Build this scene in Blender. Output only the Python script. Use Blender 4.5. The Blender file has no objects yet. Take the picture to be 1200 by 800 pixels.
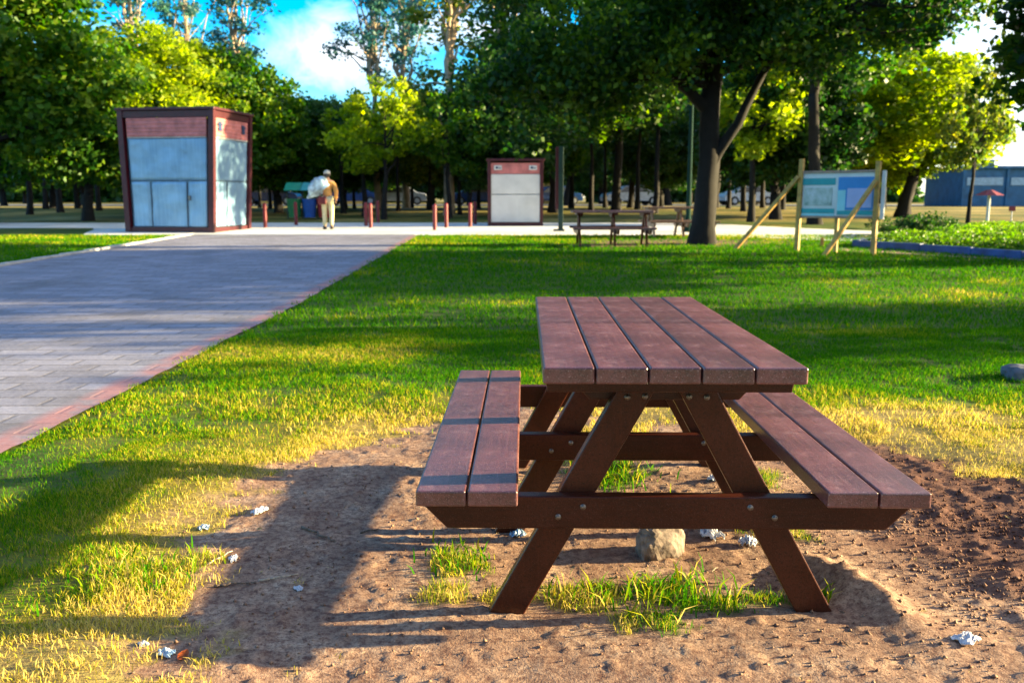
import bpy, bmesh, math, random
import numpy as np
from mathutils import Vector, Matrix

random.seed(7)
RNG = np.random.default_rng(7)
S = bpy.context.scene
C = S.collection

# ------------------------------------------------------------------ calibration
F, PITCH, CAMH = 1051.4, .1597, 1.1976
SUNV = Vector((4.45, .43, 1.0)).normalized()          # towards the sun
SUN_EL = math.asin(SUNV.z)
SUN_AZ = math.atan2(SUNV.x, SUNV.y)                    # clockwise from +Y

def sstep(a, b, x):
    t = np.clip((x - a) / (b - a), 0, 1)
    return t * t * (3 - 2 * t)

def _hash(ix, iy, seed):
    h = (ix.astype(np.int64) * 374761393 + iy.astype(np.int64) * 668265263 + seed * 974711) & 0xffffffff
    h = ((h ^ (h >> 13)) * 1274126177) & 0xffffffff
    h = (h ^ (h >> 16)) & 0xffffffff
    return h / 4294967295.0

def vnoise(x, y, seed=0):
    x = np.asarray(x, float); y = np.asarray(y, float)
    ix = np.floor(x); iy = np.floor(y)
    fx = x - ix; fy = y - iy
    fx = fx * fx * (3 - 2 * fx); fy = fy * fy * (3 - 2 * fy)
    a = _hash(ix, iy, seed); b = _hash(ix + 1, iy, seed)
    c = _hash(ix, iy + 1, seed); d = _hash(ix + 1, iy + 1, seed)
    return (a * (1 - fx) + b * fx) * (1 - fy) + (c * (1 - fx) + d * fx) * fy

def fbm(x, y, seed=0, octv=4):
    s = 0; a = .5; t = 0
    for i in range(octv):
        s = s + a * vnoise(x * 2 ** i, y * 2 ** i, seed + i * 13); t += a; a *= .5
    return s / t

def slope_z(y):
    y = np.asarray(y, float)
    return .0165 * (np.clip(y, 10, 45) - 10)

PATH_R, PATH_L = -2.40, -8.25
# outline of the worn bare soil (ground metres)
DIRT = [(-.98, 2.35), (-1.02, 2.62), (-1.12, 2.82), (-1.16, 3.05), (-1.10, 3.35), (-1.02, 3.75), (-.86, 4.15), (-.62, 4.55),
        (-.3, 4.78), (.1, 4.85), (.6, 4.62), (1.1, 4.5), (1.6, 4.4), (2.0, 3.95), (2.5, 3.5), (3.4, 3.1), (4.5, 2.4), (4.5, -1),
        (-.6, -1), (-.75, 1.9)]

def poly_sd(x, y, P):
    """signed distance, positive inside"""
    x = np.asarray(x, float); y = np.asarray(y, float)
    d = np.full(x.shape, 1e9); ins = np.zeros(x.shape, bool)
    n = len(P)
    for i in range(n):
        ax, ay = P[i]; bx_, by_ = P[(i + 1) % n]
        ex, ey = bx_ - ax, by_ - ay
        t = np.clip(((x - ax) * ex + (y - ay) * ey) / (ex * ex + ey * ey), 0, 1)
        d = np.minimum(d, np.hypot(x - ax - t * ex, y - ay - t * ey))
        c = ((ay > y) != (by_ > y))
        with np.errstate(divide='ignore', invalid='ignore'):
            xi = ax + (y - ay) * ex / (ey if ey != 0 else 1e-9)
        ins ^= c & (x < xi)
    return np.where(ins, d, -d)

TUFTS = [(-1.2, 2.68, .13, .14), (.24, 2.60, .15, .10), (.50, 2.64, .14, .08), (-.18, 2.86, .09, .13), (-.2, 2.6, .10, .07), (.62, 2.52, .10, .07),
         (.42, 3.85, .17, .26), (.95, 3.1, .10, .12), (.9, 2.55, .05, .05), (.0, 2.58, .1, .05), (.38, 2.42, .13, .07), (1.05, 3.7, .12, .14),
         (.48, 4.45, .2, .15), (-1.02, 2.85, .08, .06), (.75, 2.56, .12, .05)]
def tuft_mask(x, y):
    m = np.zeros(np.shape(x))
    for (a, b, ra, rb) in TUFTS:
        m = np.maximum(m, 1 - sstep(.6, 1.25, np.hypot((x - a) / ra, (y - b) / rb) + (fbm(x * 16, y * 16, 5, 3) - .5) * 1.7))
    return m

def dirt_mask(x, y):
    sd = poly_sd(x, y, DIRT) + (fbm(x * 2.2, y * 2.2, 11, 4) - .5) * .55 + (fbm(x * 9, y * 9, 17, 4) - .5) * .5
    m = sstep(-.1, .1, sd)
    # bare ground under the far trees and at the foot of the big tree
    b = 1 - sstep(.5, 1.2, np.hypot((x - 4.0) / 2.6, (y - 20.6) / 1.3) + (fbm(x * 1.4, y * 1.4, 3, 3) - .5) * .6)
    t = 1 - sstep(.55, 1.1, np.hypot((x - 2.1) / 1.2, (y - 19.5) / .7))
    return np.maximum(m, np.maximum(b, t) * .8)

def dry_shade_mask(x, y):
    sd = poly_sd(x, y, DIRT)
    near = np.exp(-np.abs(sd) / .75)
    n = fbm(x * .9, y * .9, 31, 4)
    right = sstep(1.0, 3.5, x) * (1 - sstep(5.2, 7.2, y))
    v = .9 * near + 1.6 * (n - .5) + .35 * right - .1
    v = v + .45 * (1 - sstep(2.1, 2.5, y)) * (x < 0) - .35 * sstep(2.4, 2.7, y) * (1 - sstep(3.8, 4.5, y)) * (x < -1)  # last term cuts the yellow at the left: shade put into the grass colour
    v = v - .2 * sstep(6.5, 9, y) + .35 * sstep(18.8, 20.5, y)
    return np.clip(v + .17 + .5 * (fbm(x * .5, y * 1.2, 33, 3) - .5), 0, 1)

def relief(x, y):
    d = dirt_mask(x, y)
    fade = 1 - sstep(7, 12, np.hypot(x, y - 2))
    z = (fbm(x * 1.1, y * 1.1, 41, 3) - .5) * .05 * fade
    z = z + d * fade * ((fbm(x * 7, y * 7, 43, 5) - .5) * .014 + np.clip(fbm(x * 34, y * 34, 47, 3) - .58, 0, 1) * .03)
    cl = sstep(1.25, 1.7, x) * (1 - sstep(3.8, 4.4, y)) * d     # loose clods at the right
    z = z + cl * np.clip(fbm(x * 15, y * 15, 51, 3) - .45, 0, 1) * .055 * fade
    # root mound by the right foot
    q = np.hypot((x - 1.06 - (y - 2.6) * -.25) / .085, (y - 2.62) / .26)
    z = z + .075 * np.exp(-q ** 2 * 1.3) * (1 + .5 * (fbm(x * 20, y * 20, 61, 3) - .5))
    z = z + .03 * np.exp(-((x - .1) ** 2 + (y - 4.9) ** 2) / .1)
    z = z - .02 * np.exp(-((x - .45) ** 2 / .6 + (y - 3.0) ** 2 / .5))
    z = z + .02 * sstep(0, .25, -poly_sd(x, y, DIRT)) * fade
    return z

def gz(x, y):
    x = np.asarray(x, float); y = np.asarray(y, float)
    pth = sstep(PATH_L - .3, PATH_L - .02, x) * (1 - sstep(PATH_R + .02, PATH_R + .25, x))
    r = relief(x, y) * (1 - pth)
    return slope_z(y) + r
def gzf(x, y): return float(gz(np.array([x]), np.array([y]))[0])

def G(px, py):
    """ground point on the calibrated terrain for a pixel of the 1200x800 photograph"""
    a = (px - 600) / F; b = (400 - py) / F
    c, s = math.cos(PITCH), math.sin(PITCH)
    r = (a, c + s * b, -s + c * b)
    t = CAMH / -r[2] if r[2] < 0 else 500
    for _ in range(40):
        z = float(slope_z(t * r[1])); t = (z - CAMH) / r[2]
        if t <= 0 or t > 500: t = 500
    return t * r[0], t * r[1]

# ------------------------------------------------------------------ materials
def new_mat(name):
    m = bpy.data.materials.new(name); m.use_nodes = True
    nt = m.node_tree; nt.nodes.clear()
    out = nt.nodes.new('ShaderNodeOutputMaterial')
    return m, nt, out
def N(nt, typ, **kw):
    n = nt.nodes.new(typ)
    for k, v in kw.items():
        if k in ('inp',):
            for kk, vv in v.items(): n.inputs[kk].default_value = vv
        else: setattr(n, k, v)
    return n
def ramp(nt, fac, stops, interp='LINEAR'):
    r = nt.nodes.new('ShaderNodeValToRGB'); r.color_ramp.interpolation = interp
    e = r.color_ramp.elements
    while len(e) < len(stops): e.new(.5)
    for el, (p, c) in zip(e, stops): el.position = p; el.color = (*c, 1)
    nt.links.new(fac, r.inputs[0]); return r.outputs[0]
def noise(nt, vec, scale, detail=4, rough=.55, dist=0):
    n = nt.nodes.new('ShaderNodeTexNoise'); n.inputs['Scale'].default_value = scale
    n.inputs['Detail'].default_value = detail; n.inputs['Roughness'].default_value = rough
    n.inputs['Distortion'].default_value = dist
    if vec is not None: nt.links.new(vec, n.inputs['Vector'])
    return n.outputs['Fac']
def mixc(nt, fac, a, b, mode='MIX'):
    m = nt.nodes.new('ShaderNodeMix'); m.data_type = 'RGBA'; m.blend_type = mode
    for sock, v in ((0, fac), (6, a), (7, b)):
        if isinstance(v, (int, float)): m.inputs[sock].default_value = v
        elif isinstance(v, tuple): m.inputs[sock].default_value = (*v, 1) if len(v) == 3 else v
        else: nt.links.new(v, m.inputs[sock])
    return m.outputs[2]
def bump(nt, h, strength=.3, dist=.01):
    b = nt.nodes.new('ShaderNodeBump'); b.inputs['Strength'].default_value = strength
    b.inputs['Distance'].default_value = dist; nt.links.new(h, b.inputs['Height']); return b.outputs[0]
def principled(nt, out, col=None, rough=.6, metal=0, nrm=None, spec=.5):
    p = nt.nodes.new('ShaderNodeBsdfPrincipled')
    if isinstance(col, tuple): p.inputs['Base Color'].default_value = (*col, 1)
    elif col is not None: nt.links.new(col, p.inputs['Base Color'])
    if isinstance(rough, (int, float)): p.inputs['Roughness'].default_value = rough
    else: nt.links.new(rough, p.inputs['Roughness'])
    p.inputs['Metallic'].default_value = metal
    p.inputs['Specular IOR Level'].default_value = spec
    if nrm is not None: nt.links.new(nrm, p.inputs['Normal'])
    nt.links.new(p.outputs[0], out.inputs[0]); return p
def objco(nt, scale=None, rot=None):
    t = nt.nodes.new('ShaderNodeTexCoord'); v = t.outputs['Object']
    if scale or rot:
        m = nt.nodes.new('ShaderNodeMapping')
        if scale: m.inputs['Scale'].default_value = scale
        if rot: m.inputs['Rotation'].default_value = rot
        nt.links.new(v, m.inputs['Vector']); v = m.outputs[0]
    return v
def attr(nt, name):
    a = nt.nodes.new('ShaderNodeAttribute'); a.attribute_name = name; return a.outputs['Fac']

def simple(name, col, rough=.6, metal=0, var=.25, scale=8, bmp=.15, bscale=60, spec=.5):
    m, nt, out = new_mat(name); v = objco(nt)
    n = noise(nt, v, scale, 5)
    d = tuple(c * (1 - var) for c in col); l = tuple(min(1, c * (1 + var)) for c in col)
    c = ramp(nt, n, [(.3, d), (.7, l)])
    nn = bump(nt, noise(nt, v, bscale, 3), bmp, .004)
    principled(nt, out, c, rough, metal, nn, spec); return m

def lumber(name, dark, light, axis=1, scuff=(.15, .085, .09), speck=(.3, .2, .18), spec=.6):
    """moulded plastic lumber: fine brushed grain along the board, scuffs and dust"""
    m, nt, out = new_mat(name)
    sc = [60, 60, 60]; sc[axis] = 4
    v = objco(nt, tuple(sc)); w = objco(nt)
    g = noise(nt, v, 1.0, 5, .6); big = noise(nt, w, 3.5, 4, .6); fine = noise(nt, w, 260, 2)
    blot = noise(nt, w, 14, 5, .7)
    c = ramp(nt, g, [(.25, dark), (.75, light)])
    c = mixc(nt, ramp(nt, big, [(.4, (0, 0, 0)), (.75, (1, 1, 1))]), c, tuple(min(1, x * 1.35 + .004) for x in light))
    oi = nt.nodes.new('ShaderNodeObjectInfo'); hv = nt.nodes.new('ShaderNodeHueSaturation'); mrr = nt.nodes.new('ShaderNodeMapRange')
    nt.links.new(oi.outputs['Random'], mrr.inputs[0]); mrr.inputs[3].default_value = .78; mrr.inputs[4].default_value = 1.22
    nt.links.new(mrr.outputs[0], hv.inputs['Value']); nt.links.new(c, hv.inputs['Color']); c = hv.outputs[0]
    sc_m = ramp(nt, blot, [(.55, (0, 0, 0)), (.8, (.55, .55, .55))])
    c = mixc(nt, sc_m, c, scuff)
    spk = ramp(nt, noise(nt, w, 330, 2), [(.6, (0, 0, 0)), (.72, (.75, .75, .75))])
    c = mixc(nt, ramp(nt, noise(nt, w, 120, 4, .8), [(.35, (.7, .7, .7)), (.5, (0, 0, 0))]), c, tuple(x * .4 for x in dark))
    c = mixc(nt, ramp(nt, noise(nt, objco(nt, tuple(9 if i == axis else 220 for i in range(3))), 1, 3, .6, .4), [(.64, (0, 0, 0)), (.7, (.5, .5, .5))]), c, scuff)
    c = mixc(nt, spk, c, speck)
    mm = nt.nodes.new('ShaderNodeMath'); mm.operation = 'ADD'
    nt.links.new(g, mm.inputs[0]); nt.links.new(fine, mm.inputs[1])
    r = nt.nodes.new('ShaderNodeMapRange'); nt.links.new(blot, r.inputs[0])
    r.inputs[3].default_value = .22; r.inputs[4].default_value = .42
    principled(nt, out, c, r.outputs[0], 0, bump(nt, mm.outputs[0], .45, .0016), spec)
    return m

M = {}
M['board'] = lumber('brown plastic lumber along y', (.042, .009, .010), (.15, .048, .048), 1, (.28, .17, .175), (.42, .3, .3), 1.0)  # paler copy: weathering, plus the light on the tops put into the colour
M['beam'] = lumber('brown plastic lumber along x', (.026, .0035, .001), (.055, .009, .0022), 0, (.06, .016, .01), (.1, .04, .03), .35)  # darker copy of the lumber: shade on the front faces put into the colour
M['leg'] = lumber('brown plastic lumber upright', (.028, .004, .001), (.06, .011, .0026), 2, (.065, .018, .01), (.1, .04, .03), .35)  # darkened like the beams, with the frame's shade in the colour
M['tan'] = lumber('weathered tan lumber', (.14, .075, .05), (.26, .15, .1), 1)
M['bolt'] = simple('zinc bolt', (.24, .22, .2), .5, .9, .2)
M['maroon'] = simple('maroon paint', (.055, .004, .010), .45, 0, .3)
M['bollard'] = simple('bollard paint', (.15, .008, .016), .4, 0, .3)
M['pinkband'] = simple('faded red slats', (.5, .16, .15), .6, 0, .3, 5)
M['marks'] = simple('dark blue mark', (.01, .03, .10), .5)
M['darkgreen'] = simple('dark green paint', (.008, .035, .028), .45)
M['greenpole'] = simple('green pole paint', (.005, .03, .025), .85, 0, .25, 8, .15, 60, .15)
M['postwood'] = simple('yellow pine', (.42, .25, .06), .7, 0, .35, 12, .4, 90)
M['stone'] = simple('grey rock', (.085, .09, .115), .85, 0, .5, 9, .6, 40)
M['stump'] = simple('pale concrete block', (.19, .14, .11), .9, 0, .6, 22, .9, 50)
M['litter'] = simple('white plastic litter', (.5, .5, .54), .5, 0, .12, 20)
M['litterblue'] = simple('pale blue plastic litter', (.3, .42, .55), .45, 0, .15, 20)
M['orange'] = simple('orange dead leaf', (.45, .1, .015), .7, 0, .4, 40)
M['strawleaf'] = simple('pale dead leaf', (.5, .36, .16), .8, 0, .4, 40)
M['twig'] = simple('dry twig', (.12, .08, .055), .9, 0, .4, 30)
M['twigpale'] = simple('bleached twig', (.4, .32, .24), .9, 0, .4, 30)
M['kerbblue'] = simple('blue kerb paint', (.02, .06, .2), .6, 0, .35, 4)
M['kerb'] = simple('pale kerb', (.42, .4, .37), .85, 0, .25, 5, .4)
M['binGreen'] = simple('green bin plastic', (.01, .17, .05), .4)
M['binBlue'] = simple('blue bin plastic', (.01, .08, .34), .4)
M['binRed'] = simple('red bin plastic', (.45, .02, .015), .4)
M['roofgreen'] = simple('green bin roof', (.02, .28, .17), .35)
M['roofteal'] = simple('teal bin roof', (.05, .34, .34), .35)
M['skin'] = simple('skin', (.36, .2, .13), .55, 0, .1)
M['jacket'] = simple('tan jacket cloth', (.5, .24, .06), .85, 0, .2, 10, .4, 40)
M['trousers'] = simple('cream trousers cloth', (.55, .5, .3), .85, 0, .15, 10, .4, 40)
M['cap'] = simple('pale cap', (.6, .55, .42), .8)
M['shoe'] = simple('dark shoe', (.03, .025, .02), .5)
M['bundle'] = simple('white and blue sack', (.36, .5, .66), .7, 0, .75, 5, .6, 14)
M['hipbag'] = simple('dark red bag', (.12, .008, .01), .5)
M['wallyellow'] = simple('yellow rendered wall', (.6, .38, .1), .9, 0, .15)
M['bldblue'] = simple('blue metal cladding', (.02, .11, .22), .6, 0, .3, 2)
M['bldpale'] = simple('pale cladding band', (.3, .42, .5), .6, 0, .2)
M['carblue'] = simple('dark blue car paint', (.01, .04, .14), .25)
M['carsilver'] = simple('silver car paint', (.35, .38, .42), .3, .4)
M['carwhite'] = simple('white car paint', (.7, .72, .74), .3)
M['carglass'] = simple('car glass', (.01, .015, .02), .08, 0, .1)
M['tyre'] = simple('rubber', (.02, .02, .02), .8)
M['canopyred'] = simple('red canopy cloth', (.22, .02, .03), .6)
M['whitepost'] = simple('white painted post', (.6, .62, .62), .5)
M['bark'] = simple('dark bark', (.008, .006, .005), .95, 0, .5, 6, 1.0, 18)
M['barkpale'] = simple('pale smooth bark', (.34, .25, .17), .85, 0, .45, 3, .5, 10)

def leafmat(name, dark, mid, light, trans=.45, rough=.5):
    m, nt, out = new_mat(name)
    g = nt.nodes.new('ShaderNodeNewGeometry')
    v = objco(nt)
    big = noise(nt, v, .55, 3)
    a = nt.nodes.new('ShaderNodeMath'); a.operation = 'MULTIPLY_ADD'
    nt.links.new(g.outputs['Random Per Island'], a.inputs[0]); a.inputs[1].default_value = .55
    b = nt.nodes.new('ShaderNodeMath'); b.operation = 'MULTIPLY_ADD'
    nt.links.new(big, b.inputs[0]); b.inputs[1].default_value = 1.1; b.inputs[2].default_value = -.32
    nt.links.new(b.outputs[0], a.inputs[2])
    c = ramp(nt, a.outputs[0], [(.1, dark), (.5, mid), (.95, light)])
    d = nt.nodes.new('ShaderNodeBsdfPrincipled'); d.inputs['Roughness'].default_value = rough
    d.inputs['Specular IOR Level'].default_value = .3
    t = nt.nodes.new('ShaderNodeBsdfTranslucent')
    nt.links.new(c, d.inputs['Base Color'])
    hs = nt.nodes.new('ShaderNodeHueSaturation'); hs.inputs['Value'].default_value = 1.5; hs.inputs['Saturation'].default_value = 1.1
    nt.links.new(c, hs.inputs['Color']); nt.links.new(hs.outputs[0], t.inputs['Color'])
    mx = nt.nodes.new('ShaderNodeMixShader'); mx.inputs[0].default_value = trans
    nt.links.new(d.outputs[0], mx.inputs[1]); nt.links.new(t.outputs[0], mx.inputs[2])
    nt.links.new(mx.outputs[0], out.inputs[0]); return m
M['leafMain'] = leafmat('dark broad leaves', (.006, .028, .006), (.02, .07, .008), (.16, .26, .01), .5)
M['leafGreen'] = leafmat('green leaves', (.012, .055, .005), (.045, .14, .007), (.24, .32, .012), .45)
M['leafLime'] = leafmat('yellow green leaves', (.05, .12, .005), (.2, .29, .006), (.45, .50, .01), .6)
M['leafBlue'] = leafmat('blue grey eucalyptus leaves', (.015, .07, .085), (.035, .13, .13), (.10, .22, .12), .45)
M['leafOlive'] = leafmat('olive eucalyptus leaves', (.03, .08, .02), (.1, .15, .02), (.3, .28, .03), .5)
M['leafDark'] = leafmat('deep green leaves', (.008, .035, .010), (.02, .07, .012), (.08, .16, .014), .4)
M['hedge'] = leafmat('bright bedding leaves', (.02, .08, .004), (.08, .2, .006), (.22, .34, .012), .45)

def grassmat(name, ground=False):
    m, nt, out = new_mat(name)
    dry = attr(nt, 'dry')
    v = objco(nt)
    n1 = noise(nt, v, 1.3, 5, .65); n2 = noise(nt, v, 22, 4, .7)
    rnd = nt.nodes.new('ShaderNodeNewGeometry').outputs['Random Per Island'] if not ground else n2
    a = nt.nodes.new('ShaderNodeMath'); a.operation = 'MULTIPLY_ADD'
    nt.links.new(rnd, a.inputs[0]); a.inputs[1].default_value = .85 if not ground else .9
    b = nt.nodes.new('ShaderNodeMath'); b.operation = 'MULTIPLY_ADD'
    nt.links.new(n1, b.inputs[0]); b.inputs[1].default_value = .7; b.inputs[2].default_value = -.80 if not ground else -.8
    nt.links.new(b.outputs[0], a.inputs[2])
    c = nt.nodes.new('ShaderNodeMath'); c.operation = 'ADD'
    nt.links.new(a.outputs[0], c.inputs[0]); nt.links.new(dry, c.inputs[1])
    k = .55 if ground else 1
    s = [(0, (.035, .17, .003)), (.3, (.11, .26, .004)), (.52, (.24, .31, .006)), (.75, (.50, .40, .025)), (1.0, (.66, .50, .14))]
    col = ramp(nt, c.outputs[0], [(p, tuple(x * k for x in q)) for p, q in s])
    if not ground:
        d = nt.nodes.new('ShaderNodeBsdfDiffuse'); t = nt.nodes.new('ShaderNodeBsdfTranslucent')
        nt.links.new(col, d.inputs[0]); nt.links.new(col, t.inputs[0])
        mx = nt.nodes.new('ShaderNodeMixShader'); mx.inputs[0].default_value = .4
        nt.links.new(d.outputs[0], mx.inputs[1]); nt.links.new(t.outputs[0], mx.inputs[2])
        nt.links.new(mx.outputs[0], out.inputs[0]); return m
    # the ground: thatch and soil, blended by the bare-soil attribute
    w1 = noise(nt, v, 5, 6, .7); w2 = noise(nt, v, 38, 5, .75); w3 = noise(nt, v, 150, 3, .7)
    so = ramp(nt, w1, [(.28, (.17, .098, .068)), (.5, (.32, .20, .135)), (.74, (.5, .35, .24))])
    so = mixc(nt, ramp(nt, w2, [(.36, (.85, .85, .85)), (.56, (0, 0, 0))]), so, (.085, .038, .03))
    w4 = noise(nt, v, 90, 4, .8)
    so = mixc(nt, ramp(nt, w4, [(.36, (.8, .8, .8)), (.5, (0, 0, 0))]), so, (.11, .05, .04))
    so = mixc(nt, ramp(nt, w3, [(.62, (0, 0, 0)), (.75, (.6, .6, .6))]), so, (.55, .42, .30))
    loose = attr(nt, 'loose')
    so = mixc(nt, loose, so, mixc(nt, w2, (.06, .025, .018), (.16, .075, .05)))  # darker soil at the right: disturbed earth plus shade put into the colour
    far = attr(nt, 'far')
    fr = ramp(nt, noise(nt, v, .25, 4), [(.35, (.05, .08, .015)), (.5, (.17, .14, .035)), (.7, (.42, .31, .10))])
    dm = attr(nt, 'dirt')
    th = ramp(nt, noise(nt, objco(nt, (1, 1, 1)), 70, 5, .8), [(.38, (.9, .9, .9)), (.6, (0, 0, 0))])
    col = mixc(nt, th, col, (.09, .055, .03))
    gcol = mixc(nt, far, col, fr)
    cc = mixc(nt, dm, gcol, so)
    hh = nt.nodes.new('ShaderNodeMath'); hh.operation = 'ADD'
    nt.links.new(w2, hh.inputs[0]); nt.links.new(w3, hh.inputs[1])
    principled(nt, out, cc, .95, 0, bump(nt, hh.outputs[0], .55, .006), .15)
    return m
M['ground'] = grassmat('lawn thatch and soil', True)
M['grass'] = grassmat('grass blades')

def pavermat():
    m, nt, out = new_mat('interlocking pavers')
    t = nt.nodes.new('ShaderNodeTexCoord'); mp = nt.nodes.new('ShaderNodeMapping')
    nt.links.new(t.outputs['Object'], mp.inputs[0]); mp.inputs['Rotation'].default_value = (0, 0, math.radians(0))
    v0 = t.outputs['Object']
    wob = nt.nodes.new('ShaderNodeTexNoise'); wob.inputs['Scale'].default_value = 1.5; nt.links.new(v0, wob.inputs[0])
    b = nt.nodes.new('ShaderNodeTexBrick'); nt.links.new(mp.outputs[0], b.inputs[0])
    b.inputs['Scale'].default_value = 1; b.inputs['Brick Width'].default_value = .42; b.inputs['Row Height'].default_value = .21
    b.inputs['Mortar Size'].default_value = .016; b.inputs['Mortar Smooth'].default_value = .3; b.offset = .5
    b.inputs['Color1'].default_value = (.07, .08, .13, 1); b.inputs['Color2'].default_value = (.25, .255, .34, 1)
    b.inputs['Mortar'].default_value = (.03, .025, .03, 1); b.inputs['Bias'].default_value = -.1
    n1 = noise(nt, v0, 1.1, 5, .65); n2 = noise(nt, v0, 45, 4, .7)
    c = mixc(nt, .3, b.outputs[0], ramp(nt, n1, [(.3, (.11, .12, .165)), (.7, (.31, .31, .38))]))
    c = mixc(nt, .3, c, ramp(nt, n2, [(.3, (.08, .07, .08)), (.7, (.5, .45, .45))]))
    # border course of reddish pavers along the lawn side
    sx = nt.nodes.new('ShaderNodeSeparateXYZ'); nt.links.new(v0, sx.inputs[0])
    mr = nt.nodes.new('ShaderNodeMapRange'); nt.links.new(sx.outputs[0], mr.inputs[0])
    mr.inputs[1].default_value = PATH_R - .22; mr.inputs[2].default_value = PATH_R - .12
    bm_ = nt.nodes.new('ShaderNodeMath'); bm_.operation = 'MULTIPLY'; nt.links.new(mr.outputs[0], bm_.inputs[0])
    nt.links.new(ramp(nt, noise(nt, v0, 2.6, 5, .7), [(.38, (.15, .15, .15)), (.56, (1, 1, 1))]), bm_.inputs[1])
    c = mixc(nt, ramp(nt, noise(nt, v0, .7, 6, .75, .4), [(.5, (0, 0, 0)), (.68, (.7, .7, .7))]), c, (.10, .085, .08))
    c = mixc(nt, bm_.outputs[0], c, mixc(nt, n2, (.2, .085, .09), (.38, .2, .2)))
    inv = nt.nodes.new('ShaderNodeMath'); inv.operation = 'SUBTRACT'; inv.inputs[0].default_value = 1; nt.links.new(b.outputs['Fac'], inv.inputs[1])
    ad = nt.nodes.new('ShaderNodeMath'); ad.operation = 'MULTIPLY_ADD'; nt.links.new(n2, ad.inputs[0]); ad.inputs[1].default_value = .3
    nt.links.new(inv.outputs[0], ad.inputs[2])
    principled(nt, out, c, .7, 0, bump(nt, ad.outputs[0], .6, .006), .4); return m
M['pavers'] = pavermat()
M['concrete'] = simple('pale plaza concrete', (.62, .59, .55), .85, 0, .18, .8, .4, 30)
M['redpath'] = simple('pinkish gravel path', (.36, .2, .16), .95, 0, .3, 2, .6, 60)
M['asphalt'] = simple('grey asphalt', (.16, .16, .17), .9, 0, .2, 1, .5, 60)

def sheetmetal():
    m, nt, out = new_mat('galvanised sheet')
    v = objco(nt)
    n = noise(nt, v, 1.6, 4); n2 = noise(nt, objco(nt, (30, 30, 1)), 1, 4)
    c = ramp(nt, n, [(.3, (.15, .29, .46)), (.7, (.26, .43, .6))])
    c = mixc(nt, .2, c, ramp(nt, n2, [(.3, (.1, .2, .3)), (.7, (.4, .58, .75))]))
    principled(nt, out, c, .42, .35, bump(nt, noise(nt, v, 2.2, 2), .5, .05), .5); return m
M['sheet'] = sheetmetal()
M['shutter'] = simple('white painted shutter', (.62, .62, .6), .6, 0, .12, 2)

# ------------------------------------------------------------------ mesh helpers
def me_from(name, V, Fc, mat, smooth=False, attrs=None, fast=None):
    me = bpy.data.meshes.new(name)
    if fast:                      # numpy arrays: verts (n,3), faces (m,k)
        V = np.asarray(V, np.float32); Fc = np.asarray(Fc, np.int32)
        me.vertices.add(len(V)); me.vertices.foreach_set('co', V.ravel())
        k = Fc.shape[1]
        me.loops.add(Fc.size); me.loops.foreach_set('vertex_index', Fc.ravel())
        me.polygons.add(len(Fc)); me.polygons.foreach_set('loop_start', np.arange(len(Fc), dtype=np.int32) * k)
        me.update(calc_edges=True); me.validate()
    else:
        me.from_pydata([tuple(v) for v in V], [], Fc); me.update()
    me.materials.append(mat)
    if attrs:
        for n, a in attrs.items():
            at = me.attributes.new(n, 'FLOAT', 'POINT'); at.data.foreach_set('value', np.asarray(a, np.float32))
    if smooth: me.polygons.foreach_set('use_smooth', [True] * len(me.polygons))
    return me
def link(name, me, parent=None, loc=None):
    o = bpy.data.objects.new(name, me); C.objects.link(o)
    if parent is not None: o.parent = parent
    if loc is not None: o.location = loc
    return o
def tag(o, label=None, cat=None, group=None, kind=None):
    if label: o['label'] = label
    if cat: o['category'] = cat
    if group: o['group'] = group
    if kind: o['kind'] = kind
    return o
def thing(name, label, cat, loc=(0, 0, 0), rz=0, group=None):
    o = bpy.data.objects.new(name, None); C.objects.link(o); o.location = loc; o.rotation_euler = (0, 0, rz)
    o.empty_display_size = .2
    return tag(o, label, cat, group)

def bm_box(bm, c, s, bev=0, rot=None, seg=2):
    r = bmesh.ops.create_cube(bm, size=1)
    vs = r['verts']
    bmesh.ops.scale(bm, vec=s, verts=vs)
    if bev:
        es = list({e for v in vs for e in v.link_edges})
        rr = bmesh.ops.bevel(bm, geom=es, offset=bev, segments=seg, affect='EDGES', profile=.5)
        vs = list({v for f in rr['faces'] for v in f.verts} | {v for v in vs if v.is_valid})
    M_ = Matrix.Translation(c) @ (rot if rot is not None else Matrix.Identity(4))
    bmesh.ops.transform(bm, matrix=M_, verts=vs)
    return vs
def bm_cyl(bm, a, b, r1, r2=None, seg=12, cap=True):
    a = Vector(a); b = Vector(b); r2 = r1 if r2 is None else r2
    d = b - a
    r = bmesh.ops.create_cone(bm, cap_ends=cap, segments=seg, radius1=r1, radius2=r2, depth=d.length)
    q = Vector((0, 0, 1)).rotation_difference(d.normalized()).to_matrix().to_4x4()
    bmesh.ops.transform(bm, matrix=Matrix.Translation((a + b) / 2) @ q, verts=r['verts'])
    return r['verts']
def bm_prism(bm, poly, y0, y1, bev=0):
    """polygon in XZ extruded along Y"""
    a = [bm.verts.new((x, y0, z)) for x, z in poly]; b = [bm.verts.new((x, y1, z)) for x, z in poly]
    n = len(poly); fs = [bm.faces.new(a), bm.faces.new(b[::-1])]
    for i in range(n): fs.append(bm.faces.new((a[i], b[i], b[(i + 1) % n], a[(i + 1) % n])))
    bmesh.ops.recalc_face_normals(bm, faces=fs)
    if bev:
        es = list({e for f in fs for e in f.edges})
        bmesh.ops.bevel(bm, geom=es, offset=bev, segments=2, affect='EDGES', profile=.5)
def fin(name, bm, mat, parent=None, smooth=False, loc=None):
    me = bpy.data.meshes.new(name); bm.to_mesh(me); bm.free(); me.materials.append(mat)
    if smooth:
        for p in me.polygons: p.use_smooth = True
    return link(name, me, parent, loc)
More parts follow.
